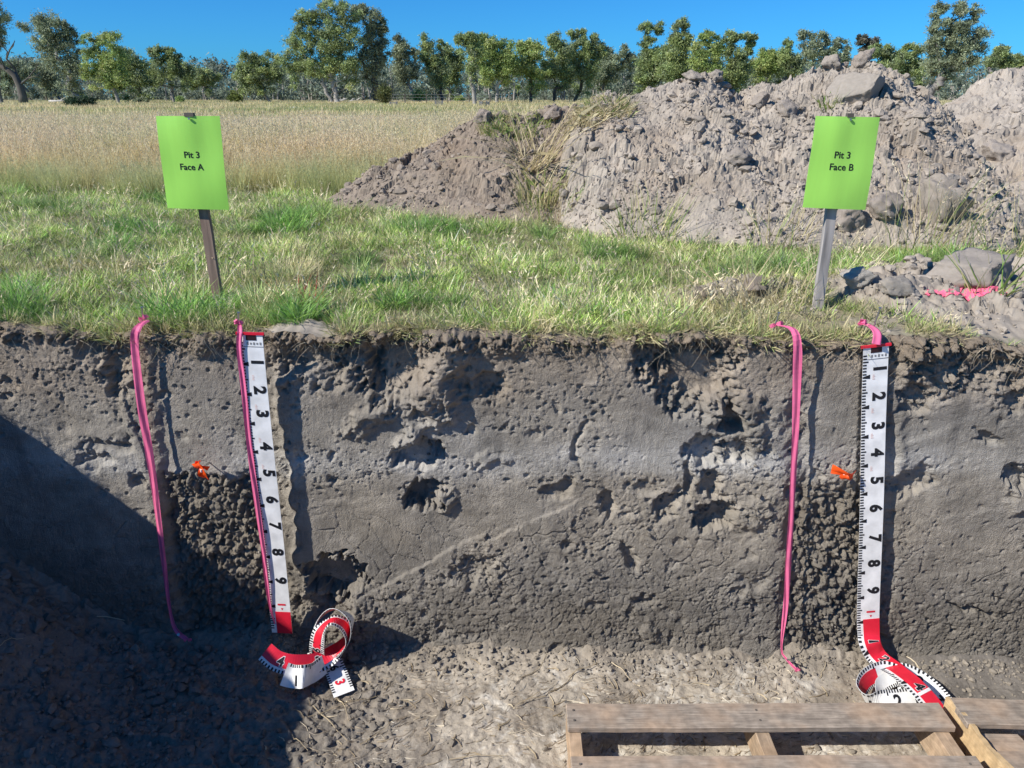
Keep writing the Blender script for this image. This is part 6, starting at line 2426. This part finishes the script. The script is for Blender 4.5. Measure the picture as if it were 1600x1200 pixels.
# ---------------- signs
def sign(corners, stake_pts, d, lines, label, stake_mat, stake_w, seed, clip):
    base = PY(stake_pts[1][0], stake_pts[1][1], d)
    root = empty("information_sign", tuple(base))
    tag(root, label, 'sign', 'green signs naming the pit faces')
    c = [PY(u, v, d - .012) for u, v in corners]          # tl, tr, br, bl

    def bil(a_, b_):
        """a across 0..1, b down 0..1"""
        p = (c[0] * (1 - a_) + c[1] * a_) * (1 - b_) + (c[3] * (1 - a_) + c[2] * a_) * b_
        bow = .004 * math.sin(math.pi * a_) + .0012 * math.sin(11 * a_ + seed) * (1 - b_) + .0016 * math.sin(7 * b_ + 3 * a_)
        return p + Vector((0, -bow - .016 * (1 - b_ * b_), 0))
    mb = MB()
    nx_, ny_ = 22, 22
    for k in (0, 1):
        for j in range(ny_):
            for i in range(nx_):
                mb.v.append(bil(i / (nx_ - 1), j / (ny_ - 1)) + Vector((0, .0012 * k, 0)))
    for j in range(ny_ - 1):
        for i in range(nx_ - 1):
            q = j * nx_ + i
            mb.f.append((q, q + nx_, q + nx_ + 1, q + 1))
            q += nx_ * ny_
            mb.f.append((q, q + 1, q + nx_ + 1, q + nx_))
    for i in range(nx_ - 1):
        o_ = nx_ * ny_
        mb.f.append((i, i + 1, i + 1 + o_, i + o_))
        q = (ny_ - 1) * nx_ + i
        mb.f.append((q + 1, q, q + o_, q + 1 + o_))
    for j in range(ny_ - 1):
        o_ = nx_ * ny_
        q = j * nx_
        mb.f.append((q + nx_, q, q + o_, q + nx_ + o_))
        q += nx_ - 1
        mb.f.append((q, q + nx_, q + nx_ + o_, q + o_))
    sheet = mb.build("sheet", M['green'], root, smooth=False)
    W_, H_ = (c[1] - c[0]).length, (c[3] - c[0]).length
    for (tx, a0, b0_, size) in lines:
        pts, fs = text2d(tx, size, .018)
        m2 = MB()
        m2.v = [bil(a0 + x_ / W_, b0_ - y_ / H_) + Vector((0, -.0006, 0)) for x_, y_ in pts]
        m2.f = fs
        o = m2.build("lettering", M['ink'], sheet)
    # pin / clip at the top
    t0 = bil(.53, .0)
    MB().box(t0 + Vector((0, .006, .004)), (.030 if clip else .02, .016, .012)).build("stake_top", M['bark_dark'], root)
    MB().box(t0 + Vector((0, -.004, -.008)), (.006, .004, .006)).build("pin", M['steel'], root)
    # stake
    a_, b_ = PY(stake_pts[0][0], stake_pts[0][1], d + .016), PY(stake_pts[1][0], stake_pts[1][1], d + .016)
    dv = (b_ - a_).normalized()
    b_ = b_ + dv * .10
    sx = Vector((1, 0, 0))
    sx = (sx - dv * sx.dot(dv)).normalized()
    sy = dv.cross(sx)
    m3 = MB()
    rp = random.Random(seed)
    n_ = 14
    for k in range(n_):
        p = a_.lerp(b_, k / (n_ - 1))
        j1 = rp.uniform(-.0008, .0008)
        for (p_, q_) in ((-1, -1), (1, -1), (1, 1), (-1, 1)):
            m3.v.append(p + sx * (p_ * stake_w / 2 + j1) + sy * q_ * .011)
    for k in range(n_ - 1):
        for i in range(4):
            i2 = (i + 1) % 4
            m3.f.append((k * 4 + i, k * 4 + i2, (k + 1) * 4 + i2, (k + 1) * 4 + i))
    m3.f.append((3, 2, 1, 0))
    m3.build("stake", stake_mat, root)
    unparent_fix(root)
    for ch in sheet.children:
        ch.matrix_parent_inverse = Matrix.Identity(4)
    return root


sign([(247, 181), (346, 181), (358, 328), (262, 325)], [(296, 180), (341, 468)], 2.70, [("Pit 3", .505, .405, .029), ("Face A", .485, .535, .029)],
     "green sheet sign reading Pit 3 Face A on a brown stake", M['stake_brown'], .032, 3, True)
sign([(1272, 181), (1371, 183), (1352, 328), (1254, 324)], [(1318, 184), (1277, 484)], 2.56, [("Pit 3", .495, .405, .029), ("Face B", .51, .535, .029)],
     "green sheet sign reading Pit 3 Face B on a grey stake", M['stake_grey'], .032, 4, False)

# =====================================================================
# PALLETS
# =====================================================================
def board(x0, x1, y0, y1, z0, z1, name, mat, parent, seed=0, nseg=14, warp=.002):
    """a sawn board with slightly wavering edges"""
    rp = random.Random(seed)
    mb = MB()
    alongx = (x1 - x0) > (y1 - y0)
    for k in range(nseg + 1):
        t = k / nseg
        j = [rp.uniform(-warp, warp) for _ in range(4)]
        sag = warp * math.sin(t * 5 + seed)
        for i, (p_, q_) in enumerate(((0, 0), (1, 0), (1, 1), (0, 1))):
            if alongx:
                mb.v.append(Vector((x0 + (x1 - x0) * t, (y0, y1)[p_] + j[p_] * .7, (z0, z1)[q_] + sag)))
            else:
                mb.v.append(Vector(((x0, x1)[p_] + j[p_] * .7, y0 + (y1 - y0) * t, (z0, z1)[q_] + sag)))
    for k in range(nseg):
        for i in range(4):
            i2 = (i + 1) % 4
            f = (k * 4 + i, k * 4 + i2, (k + 1) * 4 + i2, (k + 1) * 4 + i)
            mb.f.append(f if alongx else f)
    mb.f.append((0, 3, 2, 1))
    b = nseg * 4
    mb.f.append((b, b + 1, b + 2, b + 3))
    me = mb.mesh(name)
    bm = bmesh.new()
    bm.from_mesh(me)
    bmesh.ops.recalc_face_normals(bm, faces=list(bm.faces))
    sharp = [e_ for e_ in bm.edges if len(e_.link_faces) == 2 and e_.calc_face_angle(0) > .8]
    bmesh.ops.bevel(bm, geom=sharp, offset=.0022, segments=1, affect='EDGES')
    bm.to_mesh(me)
    bm.free()
    return link(name, me, mat, parent)


ZT = -1.055                    # top of the deck boards
PT = .020                      # board thickness
far_l = PZ(884, 1098, ZT)
rightx = 1.305
pal = empty("wooden_pallet", (far_l.x, far_l.y, FLOOR))
tag(pal, "weathered wooden pallet in front of the pit face, its left end in view", 'pallet', 'wooden pallets on the pit floor')
yb = far_l.y
Lx = rightx - far_l.x
zt = ZT - FLOOR
bw = .098
step = .2
for k in range(5):
    y1_ = -k * step
    board(0 if k else .0, Lx, y1_ - bw, y1_, zt - PT, zt, "deck_board", M['wood'], pal, 10 + k)
for k, (xa, xb) in enumerate(((.002, .040), (Lx * .485, Lx * .485 + .042), (Lx - .060, Lx - .014))):
    board(xa, xb, -4 * step - bw, -.004, .021, zt - PT - .0015, "bearer", M['wood_side'], pal, 20 + k, warp=.0012)
for k in range(3):
    y1_ = -.10 - k * .36
    board(0, Lx, y1_ - .10, y1_, .0, .0195, "bottom_board", M['wood'], pal, 30 + k)
for k in range(2):
    for xa in (.021, Lx * .485 + .02, Lx - .037):
        for dy in (.03, .07):
            m_ = MB()
            m_.tube([(xa + .004 * k, -k * step - dy, zt - .004), (xa + .004 * k, -k * step - dy, zt + .0012)], .0035, 8)
            m_.build("nail_head", M['bark_dark'], pal)

pal2 = empty("wooden_pallet", (rightx + .035, far_l.y + .016, FLOOR), math.radians(-1.5))
tag(pal2, "broken wooden pallet at the right edge with a split end", 'pallet', 'wooden pallets on the pit floor')
for k in range(5):
    y1_ = -k * step - (.0 if k else 0)
    board(.004 if k == 0 else .03, 1.16, y1_ - bw - (.008 if k == 0 else 0), y1_, zt - PT + .004, zt + .004, "deck_board", M['wood'], pal2, 40 + k, warp=.003)
for k, (xa, xb) in enumerate(((.045, .155), (.56, .60), (1.12, 1.16))):
    board(xa, xb, -.98 if k else -.235, -.004 if k else -.112, .021, zt - PT, "bearer", M['wood_side'] if k else M['wood'], pal2, 50 + k)
for k in range(3):
    y1_ = -.02 - k * .40
    board(.0, 1.16, y1_ - .10, y1_, .0, .0195, "bottom_board", M['wood'], pal2, 60 + k)
# the split runner: fresh splintered wood running away from the deck board
sp = MB()
rp = random.Random(77)
n_ = 16
for k in range(n_):
    t = k / (n_ - 1)
    x_ = .000 + .052 * t + .004 * math.sin(9 * t) + rp.uniform(-.002, .002)
    y_ = .004 - .36 * t
    w_ = .011 + .011 * t + rp.uniform(-.002, .002)
    h_ = zt + .006 - .006 * t + rp.uniform(-.002, .003)
    for (p_, q_) in ((-1, -.10), (1, -.10), (1, 0), (-1, 0)):
        sp.v.append(Vector((x_ + p_ * w_ * .5, y_, h_ + q_ * (.9 if p_ > 0 else 1.0))))
for k in range(n_ - 1):
    for i in range(4):
        i2 = (i + 1) % 4
        sp.f.append((k * 4 + i, k * 4 + i2, (k + 1) * 4 + i2, (k + 1) * 4 + i))
sp.f.append((3, 2, 1, 0))
b = (n_ - 1) * 4
sp.f.append((b, b + 1, b + 2, b + 3))
o = sp.build("split_runner", M['wood_fresh'], pal2)
o['label'] = "pale freshly split runner"
for k in range(0):
    m_ = MB()
    y_ = -.09 - .11 * k
    m_.tube([(.030 + .006 * k, y_, zt + .001), (.045 + .006 * k, y_ - .03, zt + .006), (.052 + .008 * k, y_ - .06 - .01 * k, zt + .004)], [.006, .004, .001], 5)
    m_.build("splinter", M['wood_fresh'], pal2)

# =====================================================================
# PAINT MARKS ON THE GROUND
# =====================================================================
gx2 = np.linspace(1.25, 2.15, 260)
gy2 = np.linspace(.25, .95, 210)
X, Y = np.meshgrid(gx2, gy2)
Z = ground_h(X, Y) + .0035
u, v = proj(X, Y, Z)
nz_ = .9 * fbm(X * 30, Y * 30, 201, 3)


def seg_d(u, v, a_, b_):
    ax, ay = a_
    bx, by = b_
    t = np.clip(((u - ax) * (bx - ax) + (v - ay) * (by - ay)) / ((bx - ax) ** 2 + (by - ay) ** 2), 0, 1)
    return np.hypot(u - ax - t * (bx - ax), (v - ay - t * (by - ay)) * 1.5)


dm = np.minimum.reduce([seg_d(u, v, (1490, 462), (1545, 459)) / 15, seg_d(u, v, (1545, 461), (1584, 472)) / 12, seg_d(u, v, (1584, 474), (1535, 482)) / 10,
                        seg_d(u, v, (1500, 468), (1530, 485)) / 11, seg_d(u, v, (1456, 459), (1472, 462)) / 9])
mask = dm + nz_ * .5 < 1.3
q = grid_quads(len(gx2), len(gy2))
q = q[mask.ravel()[q].all(1)]
used, inv = np.unique(q, return_inverse=True)
o = link("paint_mark", mesh_np("paint_mark", np.stack([X, Y, Z], -1).reshape(-1, 3)[used], inv.reshape(-1, 4)), M['pinkpaint'])
tag(o, "pink sprayed paint ring on bare soil in front of the large clod", 'paint mark')

rng = np.random.default_rng(33)
P_ = PG(470, 475)
V, Q, T, C = blades_np(rng, 60, .10, .05, .12, .7, .004, [(.62, .13, .10), (.55, .10, .09), (.50, .22, .12)])
V[:, 0] *= 1.1
o = link("painted_grass", mesh_np("painted_grass", V, Q, T, C), M['clump'])
o.location = (P_.x, P_.y, float(ground_h(np.array([P_.x]), np.array([P_.y]))[0]) + .01)
tag(o, "grass blades sprayed with faded red paint near the left tape", 'painted grass')
